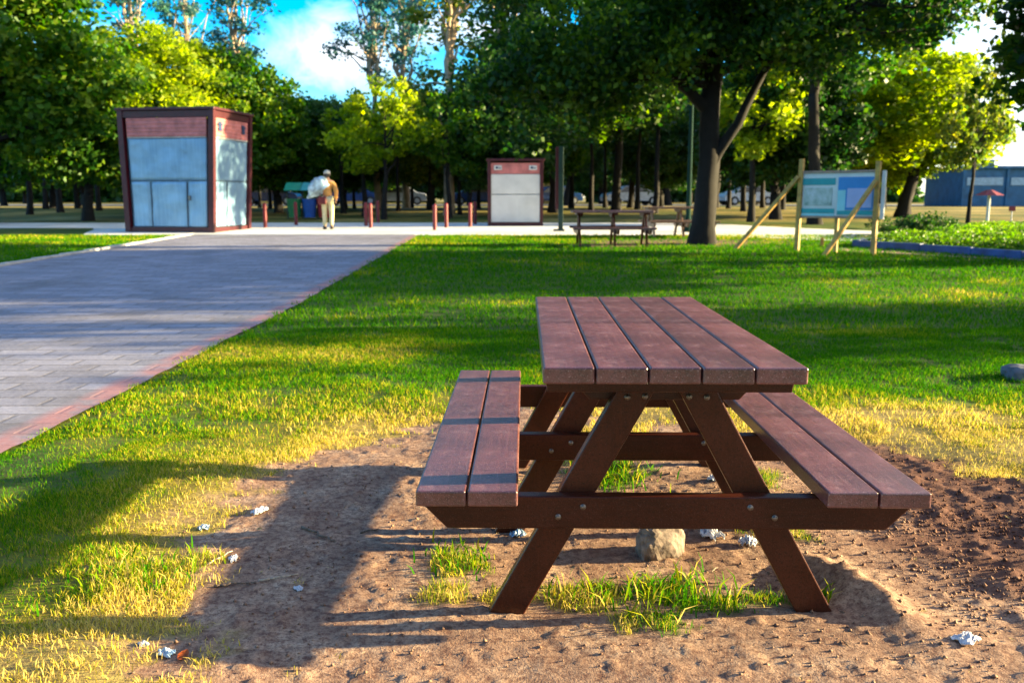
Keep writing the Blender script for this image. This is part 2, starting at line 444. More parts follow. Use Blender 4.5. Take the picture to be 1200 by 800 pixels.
def box_part(name, c, s, mat, parent, bev=.003, rot=None):
    bm = bmesh.new(); bm_box(bm, c, s, bev, rot); return fin(name, bm, mat, parent)
def cyl_part(name, a, b, r1, mat, parent, r2=None, seg=14):
    bm = bmesh.new(); bm_cyl(bm, a, b, r1, r2, seg); o = fin(name, bm, mat, parent)
    return o
def copy_tree(o, parent=None):
    c = o.copy(); C.objects.link(c)
    if parent is not None: c.parent = parent
    for ch in [k for k in S.objects if k.parent == o]: copy_tree(ch, c)
    return c

# ------------------------------------------------------------------ ground
def axis_pts(lo, a, b, hi, fine, growth=1.16):
    mid = list(np.arange(a, b + 1e-6, fine)); out = []
    s = fine; x = a; left = []
    while x > lo:
        s *= growth; x -= s; left.append(max(x, lo))
    s = fine; x = b; right = []
    while x < hi:
        s *= growth; x += s; right.append(min(x, hi))
    return np.array(left[::-1] + mid + right)
xs = axis_pts(-420, -2.3, 3.2, 420, .014, 1.045)
ys = axis_pts(-60, 1.5, 4.9, 520, .014, 1.045)
XX, YY = np.meshgrid(xs, ys)
ZZ = gz(XX, YY)
nx, ny = len(xs), len(ys)
V = np.stack([XX.ravel(), YY.ravel(), ZZ.ravel()], 1)
ii = np.arange(nx * ny).reshape(ny, nx)
Fq = np.stack([ii[:-1, :-1].ravel(), ii[:-1, 1:].ravel(), ii[1:, 1:].ravel(), ii[1:, :-1].ravel()], 1)
dm = dirt_mask(XX, YY) * (1 - .75 * tuft_mask(XX, YY))
loose = sstep(1.2, 1.8, XX + (fbm(XX * 3, YY * 3, 71, 3) - .5)) * (1 - sstep(4.0, 4.6, YY)) * sstep(2.3, 2.7, YY)  # mask of the darkened right-hand soil, part disturbed earth, part painted shade
far = sstep(30.5, 32, YY) 
me = me_from('ground', V, Fq, M['ground'], True, {'dirt': dm.ravel(), 'dry': dry_shade_mask(XX, YY).ravel(), 'loose': loose.ravel(), 'far': far.ravel()}, fast=True)
tag(link('ground', me), kind='structure')

def sheet(name, poly_fn, mat, lift, nu=40, nv=60):
    """ruled sheet following the slope; poly_fn(u,v)->x,y"""
    U, W = np.meshgrid(np.linspace(0, 1, nu), np.linspace(0, 1, nv))
    X, Y = poly_fn(U, W)
    Z = slope_z(Y) + lift
    i = np.arange(nu * nv).reshape(nv, nu)
    q = np.stack([i[:-1, :-1].ravel(), i[:-1, 1:].ravel(), i[1:, 1:].ravel(), i[1:, :-1].ravel()], 1)
    o = link(name, me_from(name, np.stack([X.ravel(), Y.ravel(), Z.ravel()], 1), q, mat, True, fast=True))
    return tag(o, kind='structure')
def path_fn(u, w):
    y = -4 + w * 27.2
    r = PATH_R + (fbm(y * 3, y * 0, 81, 3) - .5) * .05
    return PATH_L + (r - PATH_L) * u, y
sheet('path', path_fn, M['pavers'], .012, 60, 500)
# pale kerb strip at the path's left side
bm = bmesh.new()
for k in range(28):
    y = -4 + k * .98; z = float(slope_z(y + .5))
    bm_box(bm, (PATH_L - .06, y + .5, z + .0), (.1, .97, .1), .006)
tag(fin('path_kerb', bm, M['kerb']), kind='structure')
def plaza_fn(u, w):
    x = -34 + u * 44
    y0 = np.where(x > 1, 23.2, 23.2); y0 = y0 + sstep(-9.5, -12, x) * 0
    y0 = np.where(x < -11, 26.0 + 0 * x, 23.2)
    y1 = 30.3 + 0 * x
    return x, y0 + (y1 - y0) * w
def plaza_fn(u, w):
    x = -34 + u * 70
    y0 = 23.2 + 3.6 * sstep(-10.9, -12.5, x) - 2.8 * sstep(4.0, 9.0, x)
    y0 = y0 - .9 * np.clip(x - 9, 0, 12)
    y1 = 30.3 + 0 * x - 4.2 * sstep(5.5, 9.5, x) - .9 * np.clip(x - 9, 0, 12) 
    return x, y0 + (y1 - y0) * w
sheet('plaza_paving', plaza_fn, M['concrete'], .008, 160, 16)
def redpath_fn(u, w):
    x = 6.6 + u * 12
    y0 = 17.9 - .93 * (x - 6.6); 
    return x, y0 + (1.25 - .0 * x) * w
sheet('gravel_path', redpath_fn, M['redpath'], .006, 40, 6)
sheet('road', lambda u, w: (-90 + 200 * u, 62 + 12 * w), M['asphalt'], .01, 40, 4)
# pale joint strip across the plaza edge
bm = bmesh.new(); bm_box(bm, (-5.4, 23.33, float(slope_z(23.33)) + .006), (5.8, .16, .03), .004)
tag(fin('plaza_kerb', bm, M['kerb']), kind='structure')

# ------------------------------------------------------------------ grass
def blades(x, y, L, W, lean_amt, two=True):
    n = len(x); z = gz(x, y) - .002
    ang = RNG.uniform(0, 2 * math.pi, n); dirx, diry = np.cos(ang), np.sin(ang)
    la = RNG.uniform(0, 2 * math.pi, n); ln = RNG.uniform(.15, 1, n) * lean_amt
    lx, ly = np.cos(la) * ln * L, np.sin(la) * ln * L
    hz = L * np.sqrt(np.clip(1 - (ln * .75) ** 2, .05, 1))
    p0 = np.stack([x - dirx * W, y - diry * W, z], 1); p1 = np.stack([x + dirx * W, y + diry * W, z], 1)
    dry = dry_shade_mask(x, y)
    if not two:
        p2 = np.stack([x + lx, y + ly, z + hz], 1)
        V = np.stack([p0, p1, p2], 1).reshape(-1, 3)
        return V, np.arange(n * 3).reshape(n, 3), np.repeat(dry, 3)
    m0 = np.stack([x - dirx * W * .75 + lx * .35, y - diry * W * .75 + ly * .35, z + hz * .6], 1)
    m1 = np.stack([x + dirx * W * .75 + lx * .35, y + diry * W * .75 + ly * .35, z + hz * .6], 1)
    t = np.stack([x + lx, y + ly, z + hz * .92], 1)
    V = np.stack([p0, p1, m1, m0, t], 1).reshape(-1, 3)
    b = np.arange(n)[:, None] * 5
    T = np.concatenate([b + np.array([0, 1, 2]), b + np.array([0, 2, 3]), b + np.array([3, 2, 4])], 0)
    return V, T, np.repeat(dry, 5)
VV, TT, DD = [], [], []; off = 0
def add_layer(x0, x1, y0, y1, dens, L, W, lean, two):
    global off
    n = int((x1 - x0) * (y1 - y0) * dens)
    x = RNG.uniform(x0, x1, n); y = RNG.uniform(y0, y1, n)
    keep = np.abs(x) < .60 * y + 1.2
    x, y = x[keep], y[keep]
    d = dirt_mask(x, y); tf = tuft_mask(x, y)
    patch = .15 + .85 * sstep(.36, .58, fbm(x * 5, y * 5, 91, 4) + .12 * sstep(4.2, 6, y))
    p = np.maximum((1 - d) * patch, tf * .5)
    p = p * np.where((x > PATH_L - .1) & (x < PATH_R - .01 + (fbm(x * 5, y * 5, 93, 3) - .5) * .28) & (y < 23.4), 0, 1)
    # thin the blades by the patch density
    k = RNG.uniform(0, 1, len(x)) < p
    x, y, tf = x[k], y[k], tf[k]
    n = len(x)
    Lm = L * RNG.uniform(.5, 1.35, n) * (.75 + .5 * fbm(x * 1.7, y * 1.7, 95, 2)) * (1 + .45 * tf)
    v, t, dd = blades(x, y, Lm, W * RNG.uniform(.6, 1.3, n), lean, two)
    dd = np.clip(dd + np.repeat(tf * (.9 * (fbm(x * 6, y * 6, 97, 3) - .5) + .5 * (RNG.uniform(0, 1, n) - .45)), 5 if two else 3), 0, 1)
    VV.append(v); TT.append(t + off); DD.append(dd); off += len(v)
add_layer(-3.2, 4.2, 1.5, 4.4, 24000, .024, .0014, 1.0, True)
add_layer(-4.4, 5.6, 4.4, 8.0, 6500, .034, .0026, .95, True)
add_layer(-9.5, 8.5, 8.0, 13, 900, .05, .0065, .9, False)
add_layer(-13, 12, 13, 23.2, 520, .055, .011, .9, False)
# a few long coarse blades under the table
def long_blades(cx, cy, sx, sy, n, L):
    global off
    x = RNG.normal(cx, sx, n); y = RNG.normal(cy, sy, n)
    v, t, dd = blades(x, y, L * RNG.uniform(.5, 1.3, n), .0035 * np.ones(n), 1.0, True)
    VV.append(v); TT.append(t + off); DD.append(np.clip(np.repeat(RNG.uniform(-.1, .75, n), 5), 0, 1)); off += len(v)
long_blades(.48, 2.68, .09, .05, 60, .075); long_blades(.28, 2.62, .12, .06, 60, .07); long_blades(.45, 2.5, .1, .04, 40, .10)
long_blades(.42, 3.8, .12, .15, 150, .08); long_blades(-.18, 2.85, .06, .08, 90, .05); long_blades(.6, 2.55, .05, .03, 25, .09)
long_blades(-1.2, 2.68, .09, .1, 160, .06); long_blades(.92, 2.56, .03, .02, 40, .05)
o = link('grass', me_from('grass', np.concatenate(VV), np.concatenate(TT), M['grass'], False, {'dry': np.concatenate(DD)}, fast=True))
tag(o, 'short green and straw coloured grass growing on the lawn', 'grass', kind='stuff')

# ------------------------------------------------------------------ picnic tables
def make_table(mt=M):
    root = thing('picnic_table', 'large dark brown picnic table standing on bare soil in the foreground, its benches attached', 'picnic table',
                 (.4478, 3.199, 0), -.0142, 'brown picnic tables')
    gap = .0045; w = (.7056 - 4 * gap) / 5
    for i in range(5):
        x = -.3528 + w / 2 + i * (w + gap)
        bm = bmesh.new(); bm_box(bm, (0, 0, 0), (w, 1.712, .0465), .006, None, 3)
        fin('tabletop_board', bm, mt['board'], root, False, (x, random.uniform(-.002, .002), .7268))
    for s in (-1, 1):
        wb = (.2786 - gap) / 2
        for k in range(2):
            x = s * (.4199 + wb / 2 + k * (wb + gap))
            bm = bmesh.new(); bm_box(bm, (0, 0, 0), (wb, 1.7264, .045), .006, None, 3)
            fin('seat_board', bm, mt['board'], root, False, (x, random.uniform(-.002, .002), .3863))
    for (fy, sg) in ((-.745, 1), (-.075, 1), (.745, -1)):
        fr, bk = fy - sg * .023, fy + sg * .020
        lo, hi = min(fr, bk), max(fr, bk)
        bm = bmesh.new(); bm_prism(bm, [(-.69, .362), (.69, .362), (.69, .335), (.622, .266), (-.622, .266), (-.69, .335)], lo, hi, .004)
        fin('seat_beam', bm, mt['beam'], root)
        l0, l1 = bk + sg * .0015, bk + sg * .0445
        lo, hi = min(l0, l1), max(l0, l1)
        for s in (-1, 1):
            z0, z1 = -.07, .660
            o_ = lambda z: s * (.163 + .546 * (.618 - z)); i_ = lambda z: s * (.056 + .546 * (.618 - z))
            bm = bmesh.new(); bm_prism(bm, [(o_(z0), z0), (o_(z1), z1), (i_(z1), z1), (i_(z0), z0)], lo, hi, .004)
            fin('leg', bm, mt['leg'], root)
        c0, c1 = l1 + sg * .0015, l1 + sg * .0425
        bm = bmesh.new()
        bm_prism(bm, [(-.345, .7025), (.345, .7025), (.338, .663), (-.338, .663)], min(fr, c1), max(fr, c1), .003)
        bm_prism(bm, [(-.25, .661), (.25, .661), (.215, .622), (-.215, .622)], min(c0, c1), max(c0, c1), .003)
        fin('top_cleat', bm, mt['beam'], root)
        for s in (-1, 1):
            for (v, z, yy) in ((.306, .302, fr), (.236, .332, fr), (.062, .642, bk), (.112, .640, bk)):
                bm = bmesh.new()
                bm_cyl(bm, (s * v, yy, z), (s * v, yy - sg * .003, z), .0085, .0085, 16)
                bm_cyl(bm, (s * v, yy - sg * .003, z), (s * v, yy - sg * .0065, z), .0062, .0045, 12)
                fin('bolt', bm, M['bolt'], root, True)
    return root
table = make_table()
t2 = copy_tree(table)
t2.location = (2.13, 19.35, float(slope_z(19.35)) + .005); t2.rotation_euler = (0, 0, math.pi / 2)
tag(t2, 'small dark brown picnic table seen side on, left of the big tree trunk', 'picnic table')
t3 = copy_tree(table); tag(t3, 'tan weathered picnic table mostly hidden behind the big tree trunk', 'picnic table')
t3.location = (4.15, 22.6, float(slope_z(22.3))); t3.rotation_euler = (0, 0, math.pi / 2 + .08)
for ch in [k for k in S.objects if k.parent == t3 and k.name.split('.')[0] != 'bolt']:
    ch.material_slots[0].link = 'OBJECT'; ch.material_slots[0].material = M['tan']

# ------------------------------------------------------------------ rocks, litter, twigs
def rock(name, loc, s, mat, seed, label, cat, rough=.3, sub=3, rz=0):
    bm = bmesh.new(); bmesh.ops.create_icosphere(bm, subdivisions=sub, radius=1)
    co = np.array([v.co[:] for v in bm.verts])
    n = fbm(co[:, 0] * 1.7 + seed + co[:, 2], co[:, 1] * 1.7 + co[:, 2] * 1.3, seed, 3) - .5
    n2 = fbm(co[:, 0] * 6 + co[:, 2] * 4, co[:, 1] * 6 - co[:, 2] * 3, seed + 5, 2) - .5
    for v, a, b in zip(bm.verts, n, n2):
        v.co = Vector((math.copysign(abs(v.co.x) ** .7, v.co.x), math.copysign(abs(v.co.y) ** .7, v.co.y), math.copysign(abs(v.co.z) ** .75, v.co.z))) * (1 + rough * a * 2 + .18 * b)
        v.co = Vector((v.co.x * s[0], v.co.y * s[1], v.co.z * s[2]))
    o = fin(name, bm, mat, None, False, loc); o.rotation_euler = (0, 0, rz)
    return tag(o, label, cat)
rock('rock', (3.36, 5.78, gzf(3.36, 5.78) + .03), (.135, .11, .062), M['stone'], 3, 'grey blue rock lying on the lawn at the right edge', 'rock', .15)
rock('concrete_block', (.51, 2.95, .01), (.085, .06, .075), M['stump'], 9, 'pale rough block standing in the soil under the picnic table', 'block', .14, 4, .4)
def crumple(name, loc, s, mat, seed, label, group=None):
    bm = bmesh.new(); bmesh.ops.create_grid(bm, x_segments=26, y_segments=26, size=1)
    r = np.random.default_rng(seed)
    ph = r.uniform(0, 6, 6)
    for v in bm.verts:
        x, y = v.co.x, v.co.y
        rr = math.hypot(x, y)
        f = 1 / max(1, rr ** .8)
        v.co.x = (x * f + .18 * math.sin(5 * y + ph[0])) * s[0] ; v.co.y = (y * f + .18 * math.sin(4 * x + ph[1])) * s[1]
        v.co.z = s[2] * (.5 * abs(math.sin(3 * x + ph[2] + 2 * y)) + .5 * abs(math.sin(6 * y + ph[3] - 3 * x)) + .12 * r.uniform(-1, 1)) * (1.15 - .6 * min(1, rr))
    bmesh.ops.solidify(bm, geom=bm.faces[:], thickness=.0015)
    o = fin(name, bm, mat, None, True, (loc[0], loc[1], gzf(*loc) + .001)); o.rotation_euler = (0, 0, r.uniform(0, 3))
    return tag(o, label, 'litter', group)
crumple('plastic_litter', (1.23, 2.27), (.036, .028, .02), M['litter'], 1, 'crumpled white wrapper on bare soil near the bottom right corner')
crumple('plastic_litter', (.72, 3.09), (.055, .035, .035), M['litter'], 2, 'larger white plastic scrap on the soil under the table, left of another scrap')
crumple('plastic_litter', (.83, 3.0), (.032, .03, .034), M['litter'], 3, 'small white plastic ball beside the right front table leg')
crumple('plastic_litter', (-.97, 3.3), (.042, .022, .02), M['litter'], 4, 'white scrap on the shaded soil left of the table, farthest back')
crumple('plastic_litter', (-1.13, 3.14), (.02, .02, .02), M['litterblue'], 5, 'tiny pale blue scrap at the edge of the shaded grass')
crumple('plastic_litter', (-.93, 2.84), (.028, .014, .012), M['litter'], 6, 'small whitish scrap in the middle of the left shaded soil')
crumple('plastic_litter', (.02, 3.14), (.035, .03, .02), M['litterblue'], 7, 'pale blue scrap in the dark below the left bench')
crumple('plastic_litter', (-.91, 2.2), (.025, .018, .018), M['litterblue'], 8, 'pale bluish scrap next to an orange leaf at the bottom left')
crumple('plastic_litter', (.86, 3.66), (.03, .03, .024), M['litter'], 10, 'white scrap on the soil seen between the table frames')
crumple('plastic_litter', (.02, 4.3), (.06, .04, .03), M['litter'], 12, 'white scrap on the soil just right of the left bench, behind the table')
crumple('plastic_litter', (-.66, 2.62), (.018, .012, .012), M['litter'], 13, 'tiny pale scrap on the shaded soil near the bench shadow edge')
crumple('plastic_litter', (-.99, 2.25), (.016, .012, .012), M['litter'], 14, 'tiny white scrap in the straw grass at the bottom left')
def leaf(loc, s, mat, label, seed, group=None):
    bm = bmesh.new(); pr = [(-1, 0, 0), (-.5, .42, .14), (.1, .55, .22), (.6, .3, .16), (1, 0, .3), (.6, -.34, .05), (.1, -.5, .1), (-.5, -.38, .03)]
    vs = [bm.verts.new((x * s, y * s, z * s)) for x, y, z in pr]; c = bm.verts.new((0, 0, -.03 * s))
    for i in range(8): bm.faces.new((vs[i], vs[(i + 1) % 8], c))
    bmesh.ops.solidify(bm, geom=bm.faces[:], thickness=.0008)
    o = fin('dead_leaf', bm, mat, None, False, (loc[0], loc[1], gzf(*loc) + .006)); random.seed(seed)
    o.rotation_euler = (random.uniform(-.3, .3), random.uniform(-.3, .3), random.uniform(0, 6))
    return tag(o, label, 'leaf', group)
leaf((-.86, 2.185), .026, M['orange'], 'orange dead leaf lying at the bottom left on the soil', 1)
rr = random.Random(5)
for k in range(70):
    x, y = rr.uniform(-1.0, 2.0), rr.uniform(2.05, 4.3)
    leaf((x, y), rr.uniform(.006, .012), M['strawleaf'], 'tiny dry leaf fleck scattered on the bare soil', 20 + k, 'dry leaf flecks on the soil')
def twig(a, b, r, mat, seed, label, group=None):
    rg = random.Random(seed); n = 7; bm = bmesh.new(); P = []
    L = math.dist(a, b)
    for i in range(n + 1):
        t = i / n; x = a[0] + (b[0] - a[0]) * t + rg.uniform(-.05, .05) * L; y = a[1] + (b[1] - a[1]) * t + rg.uniform(-.05, .05) * L
        P.append((x, y, gzf(x, y) + r * .9 + .004 * math.sin(t * 3)))
    o0 = Vector(P[0])
    for i in range(n): bm_cyl(bm, Vector(P[i]) - o0, Vector(P[i + 1]) - o0, r * (1 - .5 * i / n), r * (1 - .5 * (i + 1) / n), 7)
    return tag(fin('twig', bm, mat, None, True, o0), label, 'twig', group)
twig((-.76, 3.12), (-.62, 3.0), .005, M['twig'], 1, 'dark bent twig on shaded soil left of the near bench')
twig((-.80, 2.66), (-.69, 2.72), .004, M['twigpale'], 2, 'pale bleached twig on shaded soil below the dark twig')
twig((-.92, 2.62), (-.8, 2.65), .004, M['twig'], 3, 'dark twig touching the left end of the pale twig')
twig((-1.0, 2.8), (-.95, 2.9), .003, M['twigpale'], 4, 'short pale twig beside a whitish scrap, left on the soil')
twig((-.55, 3.1), (-.49, 3.14), .0035, M['twig'], 5, 'short dark twig close to the left bench shadow')
for k in range(22):
    x, y = rr.uniform(-1.0, 2.1), rr.uniform(2.05, 4.2); a = rr.uniform(0, 3.14); L = rr.uniform(.02, .06)
    twig((x, y), (x + L * math.cos(a), y + L * math.sin(a)), .0018, M['twigpale'] if k % 2 else M['twig'], 50 + k, 'tiny dry stalk scattered on the bare soil', 'dry stalks on the soil')
# soil crumbs (uncountable)
def crumbs():
    n = 15000; r = RNG
    x = np.concatenate([r.uniform(-1.3, 2.6, n // 2), r.normal(1.75, .45, n // 2)]); y = np.concatenate([r.uniform(1.8, 4.6, n // 2), r.normal(3.1, .55, n // 2)])
    k = (r.uniform(0, 1, n) < dirt_mask(x, y) * (.35 + .65 * (fbm(x * 5, y * 5, 111, 2) > .5))) & (y > 1.5) ; x, y = x[k], y[k]; n = len(x)
    z = gz(x, y); s = .002 + .007 * r.uniform(0, 1, n) ** 4 + .004 * (r.uniform(0, 1, n) ** 3) * (x > 1.2)
    base = np.array([(1, 0, 0), (-1, 0, 0), (0, 1, 0), (0, -1, 0), (0, 0, 1), (0, 0, -.6)], float)
    fc = np.array([(0, 2, 4), (2, 1, 4), (1, 3, 4), (3, 0, 4), (2, 0, 5), (1, 2, 5), (3, 1, 5), (0, 3, 5)])
    jit = r.uniform(.55, 1.2, (n, 6, 1)) + r.uniform(-.2, .2, (n, 6, 3))
    V = base[None] * jit * s[:, None, None]; V[:, :, 0] += x[:, None]; V[:, :, 1] += y[:, None]; V[:, :, 2] += z[:, None] + .3 * s[:, None]
    T = (fc[None] + (np.arange(n) * 6)[:, None, None]).reshape(-1, 3)
    one = np.ones(n * 6)
    o = link('soil_crumbs', me_from('soil_crumbs', V.reshape(-1, 3), T, M['ground'], False, {'dirt': one, 'dry': one, 'loose': np.repeat(sstep(1.2, 1.8, x), 6), 'far': one * 0}, fast=True))
    tag(o, 'loose crumbs of brown soil around the picnic table', 'soil', kind='stuff')
crumbs()

# ------------------------------------------------------------------ kiosks
def taper_pt(x, y, z, H, bx, by, tx, ty):
    t = z / H
    return (x * (bx + (tx - bx) * t) + .08 * t, y * (by + (ty - by) * t), z)
def kiosk_big():
    H = 3.36; bx, by = 2.42, 2.15; tx, ty = 2.62, 2.2
    X0, Y0 = G(249, 273)
    yaw = -math.radians(9)
    root = thing('kiosk', 'large flared metal kiosk with maroon frame and blue grey closed panels beside the paved path', 'kiosk')
    cx = X0 - (bx / 2 * math.cos(yaw) + by / 2 * math.sin(yaw)); cy = Y0 - (bx / 2 * math.sin(yaw) - by / 2 * math.cos(yaw))
    root.location = (cx, cy, float(slope_z(cy))); root.rotation_euler = (0, 0, yaw); root.scale = (1, 1, .955)
    P = lambda x, y, z: Vector(taper_pt(x, y, z, H, bx, by, tx, ty))
    def quadpart(name, face, u0, u1, z0, z1, dep, mat, nu=1, nz=1, fn=None, par=root):
        # face 'f','b' (y=-/+.5) or 'r','l'; dep: outwards offset of front surface, thickness .03
        bm = bmesh.new(); g = {}
        for L in (0, 1):
            for i in range(nu + 1):
                for j in range(nz + 1):
                    u = u0 + (u1 - u0) * i / nu; z = z0 + (z1 - z0) * j / nz
                    d = (dep if L == 0 else dep - .03) + (fn(u, z) if fn and L == 0 else 0)
                    if face == 'f': p = P(u, -.5, z) + Vector((0, -d, 0))
                    if face == 'b': p = P(-u, .5, z) + Vector((0, d, 0))
                    if face == 'r': p = P(.5, u, z) + Vector((d, 0, 0))
                    if face == 'l': p = P(-.5, -u, z) + Vector((-d, 0, 0))
                    g[L, i, j] = bm.verts.new(p)
        for i in range(nu):
            for j in range(nz):
                bm.faces.new((g[0, i, j], g[0, i + 1, j], g[0, i + 1, j + 1], g[0, i, j + 1]))
                bm.faces.new((g[1, i, j + 1], g[1, i + 1, j + 1], g[1, i + 1, j], g[1, i, j]))
        for i in range(nu):
            bm.faces.new((g[0, i, 0], g[1, i, 0], g[1, i + 1, 0], g[0, i + 1, 0])); bm.faces.new((g[0, i, nz], g[0, i + 1, nz], g[1, i + 1, nz], g[1, i, nz]))
        for j in range(nz):
            bm.faces.new((g[0, 0, j], g[0, 0, j + 1], g[1, 0, j + 1], g[1, 0, j])); bm.faces.new((g[0, nu, j], g[1, nu, j], g[1, nu, j + 1], g[0, nu, j + 1]))
        bmesh.ops.recalc_face_normals(bm, faces=bm.faces[:])
        return fin(name, bm, mat, par, nu > 3)
    def dents(seed, panels):
        def f(u, z):
            d = .05 * (float(fbm(np.array([u * 4 + seed]), np.array([z * 1.2]), seed, 3)[0]) - .5)
            for e in panels: d -= .035 * math.exp(-((u - e) / .014) ** 2) if z < 1.42 else 0
            d -= .035 * math.exp(-((z - 1.43) / .03) ** 2)
            return d
        return f
    for fc, sd, pn in (('f', 2, (-.22, .22)), ('r', 5, (-.1,)), ('b', 7, ()), ('l', 9, ())):
        quadpart('panel', fc, -.44, .44, .14, 2.60, .0, M['sheet'], 48 if fc in 'fr' else 1, 60 if fc in 'fr' else 1, dents(sd, pn) if fc in 'fr' else None)
        slat = lambda u, z: .012 * (math.sin((z - 2.66) * 2 * math.pi / .11) > 0)
        quadpart('slatted_band', fc, -.44, .44, 2.64, 3.16, .02, M['pinkband'], 1, 28, slat)
        quadpart('base_rail', fc, -.5, .5, .0, .13, .035, M['maroon'])
        quadpart('top_rail', fc, -.5, .5, 3.17, 3.34, .05, M['maroon'])
        quadpart('middle_rail', fc, -.44, .44, 2.605, 2.635, .03, M['kerb'])
    dk = simple('dark seam', (.03, .06, .09), .6)  # dark strips along the seams colour in the shade of the panel creases
    for fc in 'fr':
        for u in ((-.215, .205) if fc == 'f' else (-.1,)): quadpart('seam', fc, u, u + .008, .15, 1.40, .006, dk)
        quadpart('seam', fc, -.44, .44, 1.42, 1.44, .006, dk)
    box_part('latch', P(.24, -.5, .95) + Vector((0, -.02, 0)), (.05, .05, .14), M['bolt'], root)
    for sx in (-.5, .5):
        for sy in (-.5, .5):
            bm = bmesh.new(); a = P(sx, sy, 0); b_ = P(sx, sy, H)
            w = .075; vs = []
            for p in (a, b_):
                vs.append([bm.verts.new(p + Vector((i * w, j * w, 0))) for i, j in ((-1, -1), (1, -1), (1, 1), (-1, 1))])
            bm.faces.new(vs[0][::-1]); bm.faces.new(vs[1])
            for i in range(4): bm.faces.new((vs[0][i], vs[0][(i + 1) % 4], vs[1][(i + 1) % 4], vs[1][i]))
            fin('post', bm, M['maroon'], root)
    box_part('roof', (.08, 0, H + .035), (tx + .22, ty + .22, .075), M['maroon'], root, .012)
    for u in (-.33, .30):
        bm = bmesh.new(); p = P(.5, u, 2.93) + Vector((.045, 0, 0))
        bm_box(bm, p, (.012, .18, .26), .004)
        bm_box(bm, p + Vector((.008, .0, .06)), (.012, .24, .06), .003)
        fin('emblem', bm, M['marks'], root)
    return root
kiosk_big()

def kiosk_small():
    X0, Y0 = G(604, 265); root = thing('kiosk', 'small square kiosk with maroon frame and closed white shutter across the plaza', 'kiosk', (X0, Y0 + .75, float(slope_z(Y0 + .75))))
    w, h, d = 1.72, 1.98, 1.5
    for sx in (-1, 1):
        for sy in (-1, 1): box_part('post', (sx * (w / 2 - .05), sy * (d / 2 - .05), h / 2), (.1, .1, h), M['maroon'], root, .006)
    box_part('roof', (0, 0, h + .03), (w + .08, d + .08, .07), M['maroon'], root, .008)
    box_part('base_rail', (0, 0, .05), (w - .21, d - .01, .1), M['maroon'], root, .004)
    box_part('upper_shutter', (0, -d / 2 + .06, 1.27), (w - .21, .03, .60), M['shutter'], root, .004)
    bm = bmesh.new(); bm_box(bm, (0, -d / 2 + .05, .53), (w - .21, .03, .84), .004)
    for k in range(9): bm_box(bm, (.12 + k * .065, -d / 2 + .033, .5), (.02, .012, .7), .003)
    fin('lower_shutter', bm, M['shutter'], root)
    bd = box_part('sign_band', (0, -d / 2 + .055, 1.75), (w - .21, .03, .33), M['pinkband'], root, .004)
    for sx in (-1, 1):
        bm = bmesh.new(); bm_box(bm, (sx * .54, -d / 2 + .032, 1.77), (.24, .012, .14), .003); fin('white_plate', bm, M['shutter'], bd)
        bm = bmesh.new(); bm_box(bm, (sx * .54 - .03, -d / 2 + .022, 1.77), (.08, .008, .06), .002); bm_box(bm, (sx * .54 + .06, -d / 2 + .022, 1.76), (.05, .008, .04), .002); fin('emblem', bm, M['marks'], bd)
    for sx in (-1, 1): box_part('side_panel', (sx * (w / 2 - .045), 0, .95), (.03, d - .2, 1.9), M['sheet'], root, .003)
    box_part('back_panel', (0, d / 2 - .045, .95), (w - .2, .03, 1.9), M['sheet'], root, .003)
kiosk_small()

# ------------------------------------------------------------------ poles
X, Y = G(655, 271)
r_ = thing('sign_column', 'slim dark green column with a maroon edge standing left of the far picnic table', 'post', (X, Y, float(slope_z(Y))))
hh_ = 2.3
box_part('column', (.045, 0, hh_ / 2), (.13, .12, hh_), M['darkgreen'], r_, .01)
box_part('edge_strip', (-.065, 0, hh_ / 2 + .3), (.085, .1, hh_ - .6), M['maroon'], r_, .008)
box_part('foot', (.0, 0, .03), (.3, .26, .06), M['darkgreen'], r_, .006)
X, Y = G(806, 272)
r_ = thing('lamp_post', 'tall thin green lamp post behind the big tree, left of its trunk', 'lamp post', (X, Y, float(slope_z(Y))))
cyl_part('pole', (0, 0, 0), (0, 0, 4.9), .07, M['greenpole'], r_, .045)
cyl_part('base', (0, 0, 0), (0, 0, .35), .13, M['greenpole'], r_, .1)
bm = bmesh.new(); bm_cyl(bm, (0, 0, 4.9), (0, 0, 5.0), .06, .16, 16); bm_cyl(bm, (0, 0, 5.32), (0, 0, 5.42), .2, .04, 16); fin('lamp_head', bm, M['greenpole'], r_)
bm = bmesh.new(); bm_cyl(bm, (0, 0, 5.0), (0, 0, 5.32), .15, .18, 16); fin('lamp_globe', bm, M['shutter'], r_)

# ------------------------------------------------------------------ bollards
BL = [(311, 267, 'just right of the large kiosk'), (347, 264, 'in front of the green bin'), (429, 265, 'directly left of the brighter bollard right of the walking person'),
      (434.5, 267, 'nearest one right of the walking person'), (443, 261, 'farthest back behind the pair right of the person'),
      (509.5, 270, 'nearest the lawn corner'), (523, 267, 'second from the lawn corner'), (551, 266, 'left one of the far pair by the small kiosk'), (556.7, 263, 'right one of the far pair by the small kiosk')]
proto = None
for px, py, wh in BL:
    X, Y = G(px, py)
    if proto is None:
        proto = thing('bollard', '', 'bollard', (0, 0, 0), 0, 'red bollards on the plaza')
        bm = bmesh.new(); bm_cyl(bm, (0, 0, 0), (0, 0, .70), .058, .058, 18); fin('shaft', bm, M['bollard'], proto, False)
        bm = bmesh.new(); bm_cyl(bm, (0, 0, .70), (0, 0, .735), .058, .03, 18); fin('cap', bm, M['bollard'], proto)
        bm = bmesh.new(); bm_cyl(bm, (0, 0, .60), (0, 0, .63), .064, .064, 18); fin('ring', bm, M['bollard'], proto)
        o = proto
    else: o = copy_tree(proto)
    o.location = (X, Y, float(slope_z(Y))); o['label'] = 'short dark red bollard ' + wh

